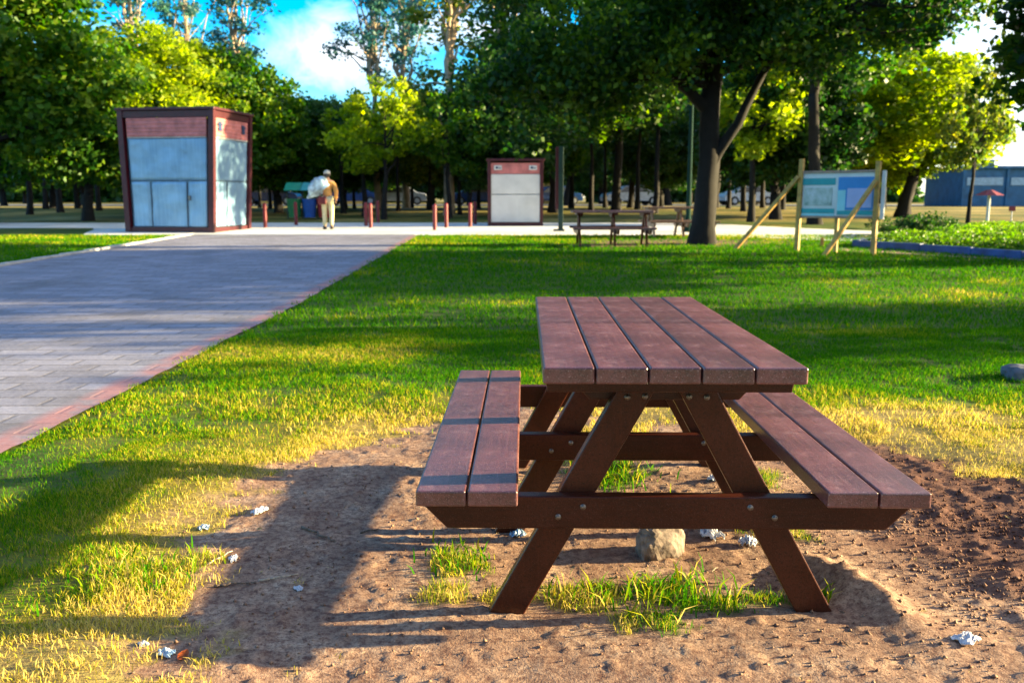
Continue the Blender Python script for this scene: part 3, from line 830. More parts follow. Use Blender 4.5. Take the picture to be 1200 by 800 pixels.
# ------------------------------------------------------------------ recycling bins
def bin_(px, py, body, roof, word, where):
    X, Y = G(px, py)
    r = thing('recycling_bin', f'{word} recycling bin with small roof {where}', 'bin', (X, Y, float(slope_z(Y))), 0, 'roofed recycling bins')
    bm = bmesh.new(); bm_cyl(bm, (0, 0, .08), (0, 0, .72), .20, .27, 20, False); bm_cyl(bm, (0, 0, .70), (0, 0, .74), .285, .285, 20)
    bm_cyl(bm, (0, 0, .07), (0, 0, .1), .2, .2, 20); fin('barrel', bm, body, r, False)
    for sx in (-1, 1): cyl_part('post', (sx * .27, .1, 0), (sx * .27, .1, 1.16), .02, M['darkgreen'], r)
    bm = bmesh.new(); bm_prism(bm, [(-.31, 0), (.31, 0), (.31, .03), (-.31, .03)], -.26, .26, .004)
    bmesh.ops.transform(bm, matrix=Matrix.Translation((0, 0, 1.17)) @ Matrix.Rotation(math.radians(32), 4, 'X'), verts=bm.verts)
    fin('roof', bm, roof, r)
bin_(345.5, 257, M['binGreen'], M['roofgreen'], 'green', 'leftmost, nearest the large kiosk')
bin_(363.5, 257, M['binBlue'], M['roofteal'], 'blue', 'between the green and the red bin')
bin_(380.5, 257, M['binRed'], M['roofteal'], 'red', 'half hidden behind the walking person')

# ------------------------------------------------------------------ person
def skin_mesh(name, verts, edges, radii, root=0, sub=2):
    me = bpy.data.meshes.new(name + '_c'); me.from_pydata(verts, edges, [])
    o = bpy.data.objects.new(name + '_c', me); C.objects.link(o)
    m = o.modifiers.new('s', 'SKIN'); m.use_smooth_shade = True
    sv = me.skin_vertices[0].data
    for i, r in enumerate(radii):
        sv[i].radius = (r, r) if isinstance(r, (int, float)) else r; sv[i].use_root = (i == root)
    s = o.modifiers.new('u', 'SUBSURF'); s.levels = sub; s.render_levels = sub
    dg = bpy.context.evaluated_depsgraph_get(); dg.update()
    out = bpy.data.meshes.new_from_object(o.evaluated_get(dg)); out.name = name
    bpy.data.objects.remove(o); return out
def person():
    X, Y = G(385, 269)
    r = thing('person', 'person in tan jacket and cream trousers walking away with a pale sack on one shoulder', 'person', (X, Y, float(slope_z(Y))), .12)
    # skeleton (facing +Y)
    J = {'pel': (0, 0, .90), 'waist': (0, .0, 1.05), 'chest': (0, .03, 1.25), 'sh': (0, .03, 1.36), 'neck': (0, .05, 1.43), 'head0': (0, .07, 1.50), 'head1': (0, .085, 1.60),
         'hl': (-.09, 0, .86), 'kl': (-.10, .07, .47), 'al': (-.10, -.02, .09), 'tl': (-.11, .12, .035),
         'hr': (.09, 0, .86), 'kr': (.10, .03, .46), 'ar': (.10, -.13, .10), 'tr': (.11, -.0, .03),
         'sl': (-.17, .03, 1.34), 'el': (-.27, .12, 1.13), 'wl': (-.16, .28, 1.22), 'fl': (-.12, .33, 1.27),
         'sr': (.17, .03, 1.34), 'er': (.25, -.03, 1.08), 'wr': (.23, .13, .88), 'fr': (.22, .17, .80)}
    E_ = [('pel', 'waist'), ('waist', 'chest'), ('chest', 'sh'), ('sh', 'neck'), ('neck', 'head0'), ('head0', 'head1'),
          ('pel', 'hl'), ('hl', 'kl'), ('kl', 'al'), ('al', 'tl'), ('pel', 'hr'), ('hr', 'kr'), ('kr', 'ar'), ('ar', 'tr'),
          ('sh', 'sl'), ('sl', 'el'), ('el', 'wl'), ('wl', 'fl'), ('sh', 'sr'), ('sr', 'er'), ('er', 'wr'), ('wr', 'fr')]
    R = {'pel': (.13, .1), 'waist': (.12, .09), 'chest': (.14, .1), 'sh': (.11, .08), 'neck': .055, 'head0': (.075, .085), 'head1': (.08, .095), 'hl': .085, 'kl': .058, 'al': .04, 'tl': .04,
         'hr': .085, 'kr': .058, 'ar': .04, 'tr': .04, 'sl': .06, 'el': .045, 'wl': .03, 'fl': .03, 'sr': .06, 'er': .045, 'wr': .03, 'fr': .03}
    def sub(keys, es, grow, name, mat, root):
        k = list(keys); v = [J[a] for a in k]; e = [(k.index(a), k.index(b)) for a, b in es]
        rad = [tuple(q + grow for q in R[a]) if isinstance(R[a], tuple) else R[a] + grow for a in k]
        me = skin_mesh(name, v, e, rad, k.index(root)); me.materials.clear(); me.materials.append(mat)
        return link(name, me, r)
    sub(J.keys(), E_, 0, 'body', M['skin'], 'pel')
    kk = ['pel', 'waist', 'chest', 'sh', 'sl', 'el', 'wl', 'sr', 'er', 'wr']
    sub(kk, [e for e in E_ if e[0] in kk and e[1] in kk], .022, 'jacket', M['jacket'], 'pel')
    kk = ['pel', 'hl', 'kl', 'al', 'hr', 'kr', 'ar']
    sub(kk, [e for e in E_ if e[0] in kk and e[1] in kk], .018, 'trousers', M['trousers'], 'pel')
    for s, a, t in ((-1, 'al', 'tl'), (1, 'ar', 'tr')):
        bm = bmesh.new(); p = Vector(J[a]); q = Vector(J[t]); c = (p + q) / 2; c.z = p.z - .04
        bm_box(bm, c, (.1, .27, .09), .03, None, 3); fin('shoe', bm, M['shoe'], r, True)
    bm = bmesh.new(); bmesh.ops.create_uvsphere(bm, u_segments=20, v_segments=12, radius=1)
    for v in bm.verts:
        v.co = Vector((v.co.x * .098, v.co.y * .115, max(v.co.z, -.25) * .085))
    bm_box(bm, (0, .13, -.012), (.13, .1, .012), .005)
    fin('cap', bm, M['cap'], r, True, (0, .078, 1.605))
    bm = bmesh.new()
    for s in (-1, 1): bm_box(bm, (s * .09, .075, 1.55), (.018, .035, .055), .007)
    bm_box(bm, (0, .185, 1.545), (.022, .03, .035), .008)
    fin('ears_and_nose', bm, M['skin'], r, True)
    bm = bmesh.new(); 
    for z_, w_, d_, c_ in ((1.515, .075, .088, 0),):
        bmesh.ops.create_uvsphere(bm, u_segments=16, v_segments=10, radius=1)
        for v in bm.verts: v.co = Vector((v.co.x * .088, v.co.y * .06 - .0, v.co.z * .07 + 1.54)) + Vector((0, .02, 0))
    fin('hair', bm, M['shoe'], r, True)
    # fingers of the right hand and the left hand
    for base, d in ((J['fr'], Vector((0, .3, -1))), (J['fl'], Vector((.6, .3, .6)))):
        bm = bmesh.new(); d = d.normalized(); sx = Vector((0, 1, 0)) if abs(d.y) < .6 else Vector((1, 0, 0))
        for i, L in enumerate((.065, .075, .07, .055)):
            p = Vector(base) + sx * (i - 1.5) * .018 + d * .015; m_ = p + d * L * .5; e = m_ + (d + Vector((-.5, .1, 0))).normalized() * L * .5
            bm_cyl(bm, p, m_, .009, .008, 8); bm_cyl(bm, m_, e, .008, .006, 8)
        p = Vector(base) - sx * .03; bm_cyl(bm, p, p + (d * .5 - sx * .6) * .06, .01, .008, 8)
        fin('fingers', bm, M['skin'], r, True)
    # the sack on the left shoulder
    ox, oy, oz = r.location
    bm = bmesh.new(); bmesh.ops.create_icosphere(bm, subdivisions=4, radius=1)
    co = np.array([v.co[:] for v in bm.verts]); n = fbm(co[:, 0] * 2 + co[:, 2] * 1.5, co[:, 1] * 2 - co[:, 2], 77, 3) - .5
    for v, a in zip(bm.verts, n):
        v.co = Vector((math.copysign(abs(v.co.x) ** .8, v.co.x) * .29 * (1 - .35 * v.co.z), math.copysign(abs(v.co.y) ** .8, v.co.y) * .16, math.copysign(abs(v.co.z) ** .6, v.co.z) * .24)) * (1 + .9 * a)
        v.co.z += .55 * v.co.x
    sk = fin('sack', bm, M['bundle'], None, True, (ox - .28, oy - .03, oz + 1.22))
    tag(sk, 'white and pale blue sack carried on the walking person\'s left shoulder', 'sack')
    bm = bmesh.new(); bm_box(bm, (0, 0, -.1), (.24, .1, .22), .035, None, 3)
    for s in (-1, 1): bm_cyl(bm, (s * .08, 0, .0), (s * .02, 0, .16), .008, .008, 8)
    hb = fin('hip_bag', bm, M['hipbag'], None, False, (ox - .12, oy - .16, oz + .93))
    tag(hb, 'dark red bag hanging at the walking person\'s left hip', 'bag')
person()

# ------------------------------------------------------------------ notice board
def notice_board():
    PL = Vector((5.69, 18.0, float(slope_z(18.0)))); PR = Vector((6.82, 17.0, float(slope_z(17.0))))
    root = thing('notice_board', 'wooden notice board on yellow timber posts with diagonal props beside the road', 'notice board', PL)
    d = PR - PL; yaw = math.atan2(d.y, d.x); L = math.hypot(d.x, d.y); root.rotation_euler = (0, 0, yaw)
    Minv = root.matrix_basis.inverted()
    def post(a, b, w, name='post'):
        a = Vector(a); b = Vector(b); bm = bmesh.new(); v = bm_box(bm, (0, 0, 0), (w, w, (b - a).length), .006)
        q = Vector((0, 0, 1)).rotation_difference((b - a).normalized()).to_matrix().to_4x4()
        bmesh.ops.transform(bm, matrix=Matrix.Translation((a + b) / 2) @ q, verts=bm.verts)
        return fin(name, bm, M['postwood'], root)
    post((0, 0, -.1), (.02, 0, 1.80), .085); post((L, 0, -.1), (L, 0, 1.72), .085)
    post((L * .5, .07, -.05), (L * .5, .07, 1.52), .07)
    post(Minv @ Vector((4.6, 18.55, .14)), (0.0, -.08, 1.46), .075, 'prop')
    post(Minv @ Vector((5.80, 16.75, .1)), (L, -.09, 1.36), .075, 'prop')
    # panel: a framed board with printed sheets (flat prints at their real place)
    x0, x1, z0, z1 = .06, L - .055, .70, 1.52
    bm = bmesh.new(); bm_box(bm, ((x0 + x1) / 2, .03, (z0 + z1) / 2), (x1 - x0, .04, z1 - z0), .003); pn = fin('panel', bm, M['shutter'], root)
    bm = bmesh.new()
    for (a, b, c, e) in ((x0 - .02, x1 + .02, z1, z1 + .045), (x0 - .02, x1 + .02, z0 - .045, z0)): bm_box(bm, ((a + b) / 2, .02, (c + e) / 2), (b - a, .08, e - c), .004)
    fin('frame', bm, M['tan'], root)
    box_part('edge_cover', (L + .1, .06, 1.1), (.07, .05, .9), M['shutter'], root)
    def pr(name, a, b, c, e, mat, y=-.0, par=pn):
        bm = bmesh.new(); bm_box(bm, (x0 + (a + b) / 2 * (x1 - x0), .005 - y, z0 + (c + e) / 2 * (z1 - z0)), ((b - a) * (x1 - x0), .006, (e - c) * (z1 - z0)), 0)
        fin(name, bm, mat, par)
    teal = simple('teal print', (.01, .28, .30), .5, 0, .15, 3); blue = simple('blue print', (.02, .2, .5), .5, 0, .12, 3)
    lav = simple('lavender print', (.35, .38, .62), .5, 0, .1, 3); cy = simple('cyan print', (.25, .55, .6), .5, 0, .12, 3)
    m, nt, out = new_mat('photo print'); v = objco(nt); n = noise(nt, v, 5, 5, .7)
    principled(nt, out, ramp(nt, n, [(.3, (.12, .2, .16)), (.5, (.4, .46, .42)), (.7, (.62, .62, .66))]), .5)
    pr('print', .0, .47, .72, .88, teal, .004); pr('print', .0, .47, .06, .17, teal, .004); pr('print', .03, .43, .24, .66, m, .004); pr('print', .0, .47, .0, .05, cy, .004)
    pr('print', .51, 1.0, .14, .9, blue, .004); pr('print', .51, .62, .12, .6, cy, .008); pr('print', .64, .98, .2, .64, lav, .009); pr('print', .51, 1.0, .03, .13, teal, .004)
    X, Y = G(963, 289); st = thing('stake', 'short wooden stake in the grass between the notice board posts', 'stake', (X, Y, float(slope_z(Y))))
    box_part('shaft', (0, 0, .09), (.06, .06, .2), M['postwood'], st)
notice_board()

# ------------------------------------------------------------------ leaf clouds, trees
def leaves_mesh(name, P, size, mat, rng, flat=.0):
    """P (n,3) leaf centres -> folded diamond leaves"""
    n = len(P)
    a = rng.normal(size=(n, 3)); a[:, 2] *= (1 - flat); a /= np.linalg.norm(a, axis=1)[:, None]
    b = rng.normal(size=(n, 3)); b -= (b * a).sum(1)[:, None] * a; b /= np.linalg.norm(b, axis=1)[:, None]
    c = np.cross(a, b)
    s = size * rng.uniform(.6, 1.35, n)[:, None]
    V = np.stack([P - a * s * .6, P + b * s * .38 + c * s * .1, P + a * s * .6, P - b * s * .38 + c * s * .1], 1).reshape(-1, 3)
    Fq = np.arange(n * 4).reshape(n, 4)
    return me_from(name, V, Fq, mat, False, fast=True)
def lobes_points(lobes, ncl, per, crad, rng, flatz=.75):
    vols = np.array([l[3] * l[4] * l[5] for l in lobes]) ** .75; pr = vols / vols.sum()
    cl = []
    for i in rng.choice(len(lobes), ncl, p=pr):
        l = lobes[i]; d = rng.normal(size=3); d /= np.linalg.norm(d); r = rng.uniform(.25, 1) ** .45
        cl.append((l[0] + d[0] * r * l[3], l[1] + d[1] * r * l[4], l[2] + d[2] * r * l[5]))
    cl = np.array(cl); out = []
    for c in cl:
        k = int(per * rng.uniform(.5, 1.5)); rr_ = crad * rng.uniform(.6, 1.4)
        d = rng.normal(size=(k, 3)); d /= np.linalg.norm(d, axis=1)[:, None]; q = rng.uniform(0, 1, (k, 1)) ** .45
        out.append(c + d * q * rr_ * np.array([1, 1, flatz]))
    return cl, np.concatenate(out)
def tubes(name, chains, mat, seg=8):
    V, Fc = [], []
    for ch in chains:
        base = len(V); k = len(ch)
        for i, (p, r) in enumerate(ch):
            p = Vector(p); q = Vector(ch[min(i + 1, k - 1)][0]) - Vector(ch[max(i - 1, 0)][0])
            q = q.normalized() if q.length > 1e-6 else Vector((0, 0, 1))
            u = q.cross(Vector((.3, 1, .1))).normalized(); w = q.cross(u)
            for j in range(seg):
                t = 2 * math.pi * j / seg; V.append(p + (u * math.cos(t) + w * math.sin(t)) * r * (1 + .12 * math.sin(3 * t + i)))
        for i in range(k - 1):
            for j in range(seg):
                a = base + i * seg + j; b = base + i * seg + (j + 1) % seg; Fc.append((a, b, b + seg, a + seg))
        Fc.append([base + (k - 1) * seg + j for j in range(seg)])
    return me_from(name, V, Fc, mat, True)
def bez(a, m, b, r0, r1, n=7, wob=0, rg=random):
    a, m, b = Vector(a), Vector(m), Vector(b); L = (b - a).length; out = []
    for i in range(n + 1):
        t = i / n; p = a * (1 - t) ** 2 + m * 2 * t * (1 - t) + b * t * t
        if 0 < i < n: p = p + Vector((rg.uniform(-1, 1), rg.uniform(-1, 1), rg.uniform(-1, 1))) * wob * L
        out.append((p, r0 + (r1 - r0) * t ** .8))
    return out
def tree_meshes(key, seed, lobes, ncl, per, crad, leaf, fork, trunk_r, top, lean=(0, 0), leafm='leafGreen', barkm='bark', nl=16, flat=.2, extra=()):
    rng = np.random.default_rng(seed); rg = random.Random(seed)
    cl, P = lobes_points(lobes, ncl, per, crad, rng)
    ch = []
    f = Vector((lean[0], lean[1], fork)); t = Vector((lean[0] * 1.6, lean[1] * 1.6, top))
    tr = [(Vector((0, 0, -.15)), trunk_r * 1.55), (Vector((0, 0, .12)), trunk_r * 1.25), (Vector((f.x * .12, f.y * .12, .45)), trunk_r * 1.02)] + bez(Vector((f.x * .2, f.y * .2, .8)), f * .6 + Vector((0, 0, fork * .05)), f, trunk_r, trunk_r * .8, 5, .01, rg)
    ch.append(tr); ch.append(bez(f, (f + t) / 2 + Vector((rg.uniform(-.3, .3), 0, 0)), t, trunk_r * .78, trunk_r * .18, 8, .015, rg))
    for a_, m_, b_, r0_, r1_ in extra: ch.append(bez(a_, m_, b_, r0_, r1_, 8, .012, rg))
    idx = rng.choice(len(cl), min(nl, len(cl)), replace=False)
    for i in idx:
        c = Vector(cl[i]); k = rg.uniform(0, .75); s = f.lerp(t, k)
        if s.z > c.z: s = f.lerp(t, max(0, min(k, (c.z - fork) / max(.1, top - fork) * .6)))
        r0 = trunk_r * (.5 - .35 * k); m_ = s.lerp(c, .45) + Vector((0, 0, .12 * (c - s).length))
        L = bez(s, m_, c, r0, r0 * .18, 7, .03, rg); ch.append(L)
        for _ in range(3):
            p, r = L[rg.randint(2, 6)]; d = Vector((rg.uniform(-1, 1), rg.uniform(-1, 1), rg.uniform(-.2, 1))) * (c - s).length * .3
            ch.append(bez(p, p + d * .5, p + d, r * .6, r * .12, 3, .03, rg))
    return tubes(key + '_trunk', ch, M[barkm]), leaves_mesh(key + '_crown', P, leaf, M[leafm], rng, flat)
def put_tree(ms, x, y, label, rz=0, sc=(1, 1, 1), leafm=None, group=None, name='tree', barkm=None, cat='tree'):
    r = thing(name, label, cat, (x, y, float(slope_z(y))), rz, group); r.scale = sc
    a = link('trunk', ms[0], r); b = link('crown', ms[1], r)
    if leafm: b.material_slots[0].link = 'OBJECT'; b.material_slots[0].material = M[leafm]
    if barkm: a.material_slots[0].link = 'OBJECT'; a.material_slots[0].material = M[barkm]
    return r

# the big tree at the right of the lawn
mainT = tree_meshes('big_tree', 3, [(-2.9, 0, 5.0, 2.1, 2.6, 2.6), (-1.5, .6, 3.9, 1.6, 1.4, 1.0), (0, 0, 7.0, 3.2, 3.2, 2.4), (3.4, 0, 5.9, 3.2, 2.8, 1.7), (0.4, -.9, 4.7, 2.4, 1.3, .8), (4.2, -.6, 4.9, 1.8, 1.4, .7), (-3.6, -.6, 3.4, 1.3, 1.2, 1.0), (.3, -1.6, 4.4, 1.6, .8, .8), (-1.6, -.8, 3.5, 1.4, 1.0, .8), (1.6, -1.2, 4.3, 1.3, .8, .8), (-3.9, -.8, 2.9, .9, .9, .7)],
                    470, 135, .60, .125, 3.4, .25, 7.5, (.1, .0), 'leafMain', 'bark', 30, .2, [((.1, 0, 1.7), (.7, -.1, 2.6), (1.7, -.2, 4.9), .15, .05), ((.0, 0, 2.9), (-.8, -.1, 3.6), (-2.4, -.2, 4.8), .15, .04)])
X, Y = G(824, 286)
put_tree(mainT, X, Y, 'big dark spreading tree with thick trunk standing right of the far picnic table')
# a heavy second limb of the big tree is part of the trunk mesh
rnd = tree_meshes('round_tree', 11, [(0, 0, 3.3, 2.7, 2.7, 2.2), (-1.3, 0, 2.5, 1.5, 1.6, 1.3), (1.2, -.3, 2.6, 1.6, 1.6, 1.4), (.2, 0, 4.5, 1.6, 1.6, 1.1)], 260, 100, .5, .15, 1.1, .17, 4.6, (.1, 0), 'leafGreen', 'bark', 18)
brd = tree_meshes('broad_tree', 12, [(0, 0, 5.0, 3.2, 3.2, 2.6), (-2.0, 0, 4.0, 2.2, 2.2, 1.8), (2.1, .3, 4.3, 2.0, 2.2, 1.8), (.3, 0, 6.6, 2.0, 2.0, 1.5)], 330, 100, .6, .17, 2.0, .24, 6.8, (.35, 0), 'leafGreen', 'bark', 22)
sml = tree_meshes('small_tree', 13, [(0, 0, 3.4, 1.4, 1.4, 1.3), (-.9, 0, 2.5, 1.0, 1.0, .7), (1.1, 0, 2.8, .8, .9, .6)], 62, 50, .34, .15, 1.5, .09, 4.2, (.1, 0), 'leafLime', 'bark', 12)
tal = tree_meshes('tall_tree', 14, [(0, 0, 8.5, 2.6, 2.6, 3.2), (-1.6, 0, 6.2, 1.6, 1.6, 1.6), (1.6, 0, 6.6, 1.7, 1.7, 1.8), (.2, 0, 11.4, 1.5, 1.5, 1.8)], 230, 90, .62, .18, 4.2, .2, 12.2, (.25, 0), 'leafDark', 'bark', 22)
euc = tree_meshes('eucalyptus', 15, [(-.8, 0, 7.5, 1.2, 1.2, 1.0), (1.1, 0, 8.8, 1.3, 1.2, 1.1), (-.9, 0, 10.4, 1.5, 1.3, 1.3), (.9, 0, 12.2, 1.4, 1.3, 1.5), (.0, 0, 14.3, 1.4, 1.3, 1.5), (-1.3, 0, 5.6, .8, .8, .6)], 80, 44, .5, .17, 5.0, .16, 15, (.1, 0), 'leafBlue', 'barkpale', 22, 0)

shd = tree_meshes('shade_tree', 18, [(0, 0, 4.6, 2.6, 2.6, 2.4), (-1.4, .5, 6.4, 1.8, 1.8, 1.4), (1.2, -.6, 7.2, 1.7, 1.7, 1.4)], 62, 60, .6, .16, 1.9, .2, 8, (.2, 0), 'leafDark', 'bark', 18)
def W(px, Y): return (px - 600) / F * (Y + .1)
# left group
put_tree(brd, W(12, 29.8) - .6, 29.8, 'dense green tree with dark leaning trunk at the left edge of the photo', 0, (1.25, 1.2, 1.12))
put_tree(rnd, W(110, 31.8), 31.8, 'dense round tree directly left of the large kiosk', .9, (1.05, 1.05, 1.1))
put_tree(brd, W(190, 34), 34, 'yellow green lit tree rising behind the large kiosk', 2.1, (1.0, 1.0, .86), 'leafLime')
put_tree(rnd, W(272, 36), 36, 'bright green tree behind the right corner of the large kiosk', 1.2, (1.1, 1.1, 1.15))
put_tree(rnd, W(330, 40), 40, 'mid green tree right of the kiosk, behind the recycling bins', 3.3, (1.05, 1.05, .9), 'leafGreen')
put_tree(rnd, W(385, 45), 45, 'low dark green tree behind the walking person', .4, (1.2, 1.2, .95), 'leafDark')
# eucalyptus
for i, (px, Y, s, lm, lab) in enumerate([(170, 52, 1.05, 'leafBlue', 'blue grey eucalyptus farthest left above the kiosk trees'), (232, 58, 1.1, 'leafBlue', 'blue grey eucalyptus second from the left behind the kiosk'),
                              (292, 50, 1.0, 'leafBlue', 'slender blue grey eucalyptus standing against open sky, left of the cloud'), (446, 46, .92, 'leafBlue', 'dark slender eucalyptus immediately right of the cloud'),
                              (478, 50, 1.05, 'leafBlue', 'thin eucalyptus between the dark one and the pale trunk'), (527, 38, 1.0, 'leafOlive', 'tall eucalyptus with a thick pale brown trunk in the middle of the photo'),
                              (585, 47, 1.0, 'leafBlue', 'bluish eucalyptus just left of the big dark tree crown')]):
    put_tree(euc, W(px, Y), Y, lab, 1.1 * i, (s * (1.4 if px == 527 else 1.2), s * (1.4 if px == 527 else 1.2), s), lm, None, 'eucalyptus_tree')
# lit young trees in the middle
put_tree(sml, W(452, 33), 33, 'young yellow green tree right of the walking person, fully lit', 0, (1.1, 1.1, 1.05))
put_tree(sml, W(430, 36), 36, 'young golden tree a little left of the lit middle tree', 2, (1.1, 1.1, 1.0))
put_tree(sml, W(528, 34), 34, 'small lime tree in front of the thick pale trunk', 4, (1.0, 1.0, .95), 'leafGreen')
# dark trees behind the small kiosk and the big tree
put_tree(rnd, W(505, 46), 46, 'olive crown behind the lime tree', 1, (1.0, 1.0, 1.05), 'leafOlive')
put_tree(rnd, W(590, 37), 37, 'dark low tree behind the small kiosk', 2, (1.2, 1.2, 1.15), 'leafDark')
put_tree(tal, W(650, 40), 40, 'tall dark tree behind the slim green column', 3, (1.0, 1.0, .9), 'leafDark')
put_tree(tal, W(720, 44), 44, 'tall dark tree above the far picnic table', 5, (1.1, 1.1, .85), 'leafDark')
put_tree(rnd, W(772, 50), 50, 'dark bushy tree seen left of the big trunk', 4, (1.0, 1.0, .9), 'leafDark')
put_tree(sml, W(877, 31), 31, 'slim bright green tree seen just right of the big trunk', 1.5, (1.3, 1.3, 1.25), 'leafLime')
put_tree(tal, 9.8, 29.3, 'dark green crown added right of the big trunk to shade the kiosk', 2.5, (1, 1, .98), 'leafGreen')  # added tree, its crown keeps sun off the kiosk's right face
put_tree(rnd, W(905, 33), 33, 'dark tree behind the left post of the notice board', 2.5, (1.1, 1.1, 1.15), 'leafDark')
put_tree(rnd, W(985, 38), 36.5, 'yellow green tree directly behind the notice board panel', 5.5, (1.1, 1.1, 1.05), 'leafLime')
put_tree(brd, W(1052, 35), 35, 'wide bright yellow green tree right of the notice board', .3, (1.08, 1.08, .78), 'leafLime')
put_tree(sml, W(1128, 30), 30, 'thin sparse sapling at the right rim of the wide yellow green tree', .3, (.7, .7, 1.05), 'leafOlive')
# right edge crown and the trees outside the frame whose shade falls on the lawn
put_tree(brd, 12.5, 15.8, 'dark crown reaching in at the top right corner of the photo', 2.0, (1.0, 1.0, .95), 'leafMain')
for k, (x, y, s, m_, a) in enumerate([(18.5, 10.3, .95, shd, 0), (22, 16.6, .95, shd, 3), (29, 10.6, .9, shd, 1)]):
    put_tree(m_, x, y, 'shade tree beyond the right side of the lawn, outside the photo', a, (s, s, s), 'leafMain', 'shade trees right of the lawn')
for k, (x, y, s, m_) in enumerate([(-17, -9, 1.0, brd), (-10, -12, 1.1, brd), (-3.5, -9.5, 1.1, brd), (3, -12, 1.15, brd), (9.5, -9, 1.0, brd), (16, -12, 1.1, brd)]):  # unseen row added to cut sky light and darken the front faces
    put_tree(m_, x, y, 'unseen tree added behind the camera to block sky light', k * 1.1, (s, s, s), 'leafDark', 'added trees blocking sky light')
# background rows
bg = random.Random(21)
kinds = [(rnd, 'leafDark', 1.25), (tal, 'leafDark', .8), (brd, 'leafGreen', .95), (rnd, 'leafGreen', 1.3), (brd, 'leafDark', 1.0)]
for k in range(30):
    Y = 50 + 24 * (k % 3) / 2 * 1.3 + bg.uniform(-3, 3)
    px = -30 + (k + bg.uniform(-.3, .3)) * 1090 / 30
    if 250 < px < 450: sc = .8
    else: sc = 1.0
    m_, lm, s = kinds[k % 5]
    if px < 590: m_ = rnd; s = 1.05
    s *= bg.uniform(.85, 1.1) * sc
    put_tree(m_, W(px, Y), Y, 'dark background tree in the row beyond the plaza', bg.uniform(0, 6), (s, s, s), lm, 'background trees beyond the plaza')
# thin bare trunks seen under the crowns
def bare_trunk(i):
    rg = random.Random(300 + i); H = 5.5
    chs = [[(Vector((0, 0, -.1)), .2), (Vector((.05, 0, .5)), .14)] + bez(Vector((.07, 0, 1)), Vector((rg.uniform(-.3, .3), 0, 3)), Vector((rg.uniform(-.5, .5), 0, H)), .13, .06, 5, .01, rg)]
    return chs
bt = tubes('young_trunk', bare_trunk(1), M['bark'])
rng_ = np.random.default_rng(99)
cl_, P_ = lobes_points([(0, 0, 5.2, 2.0, 2.0, 1.3)], 60, 70, .6, rng_)
btc = leaves_mesh('young_crown', P_, .18, M['leafDark'], rng_)
for k, px in enumerate([42, 60, 78, 98, 122, 308, 320, 405, 418, 468, 484, 505, 540, 562, 645, 668, 692, 708, 745, 765, 850, 868, 890, 912, 940, 962, 1010, 1030]):
    Y = 38 + (k * 7 % 12) * 1.3
    r = thing('tree', 'slim dark tree trunk with a high crown in the grove beyond the plaza', 'tree', (W(px, Y), Y, float(slope_z(Y))), k * 1.3, 'slim trunks in the grove'); s = (.62 if 290 < px < 600 else .86) + .04 * (k % 4)
    r.scale = (s, s, s); link('trunk', bt, r); link('crown', btc, r)
# far woodland (one mass)
n = 80000
x = RNG.uniform(-75, 44, n); d = RNG.uniform(0, 1, n); y = 96 + 10 * d
topz = 6 + 6 * fbm(x * .12, x * 0, 201, 3)
z = RNG.uniform(.0, 1, n) * topz
k = fbm(x * .5 + 3, z * .6, 203, 3) > .34
P = np.stack([x, y, z + .5], 1)[k]
o = link('woodland', leaves_mesh('woodland', P, .75, M['leafDark'], RNG, 0)); tag(o, 'far dark belt of trees behind the park', 'woodland', kind='stuff')

# ------------------------------------------------------------------ planter at the right
KB = [G(1002, 289.5), G(1080, 294.5), G(1140, 299), G(1200, 304), G(1290, 313)]
KB = [(12.5, 23.5), (9.2, 20.9)] + KB
bm = bmesh.new()
V0 = [Vector((x, y, 0)) for x, y in KB]
for i in range(1, len(V0) - 1):
    a, b = V0[i], V0[i + 1]; L = (b - a).length; nseg = max(1, int(L / .9))
    for k in range(nseg):
        p = a.lerp(b, (k + .5) / nseg); ang = math.atan2(b.y - a.y, b.x - a.x)
        bm_box(bm, (p.x, p.y, float(slope_z(p.y)) + .06), (L / nseg - .012, .15, .17), .012, Matrix.Rotation(ang, 4, 'Z'))
tag(fin('planter_kerb', bm, M['kerbblue']), 'blue painted kerb around the green planting bed at the right', 'kerb')
poly = [(a + .1, b + .12) for a, b in KB[1:]] + [(19, 15), (22, 24), (13, 25.5)]
n = 90000
x = RNG.uniform(6.8, 20, n); y = RNG.uniform(12, 25.6, n)
sd = poly_sd(x, y, poly); k = sd > .06; x, y, sd = x[k], y[k], sd[k]
h = (.12 + .22 * fbm(x * 1.5, y * 1.5, 211, 3)) * sstep(0, .35, sd) + .06 + .22 * sstep(.58, .7, fbm(x * .5, y * .5, 213, 2))
z = slope_z(y) + h * RNG.uniform(.15, 1, len(x)) ** .5
o = link('planting', leaves_mesh('planting', np.stack([x, y, z], 1), .06, M['hedge'], RNG, .3)); tag(o, 'bright green low plants filling the bed behind the blue kerb', 'ground cover', kind='stuff')
for j, (px, Y, s, lab) in enumerate([(1075, 22.5, 1.0, 'dark low shrub in the bed left of the white post'), (1035, 23.5, .8, 'smaller dark shrub at the left end of the planting bed')]):
    rg_ = np.random.default_rng(400 + j)
    c_, P_ = lobes_points([(0, 0, .28, .75, .5, .26), (.6, 0, .2, .5, .4, .2)], 26, 90, .2, rg_)
    r = thing('shrub', lab, 'shrub', (W(px, Y), Y, float(slope_z(Y)))); r.scale = (s, s, s)
    link('foliage', leaves_mesh('foliage', P_, .06, M['leafDark'], rg_), r)
    link('stem', tubes('stem', [bez((0, 0, -.05), (.05, 0, .15), (.1 * q, .05 * q, .35), .02, .008, 4) for q in (-2, 0, 2)], M['bark']), r)
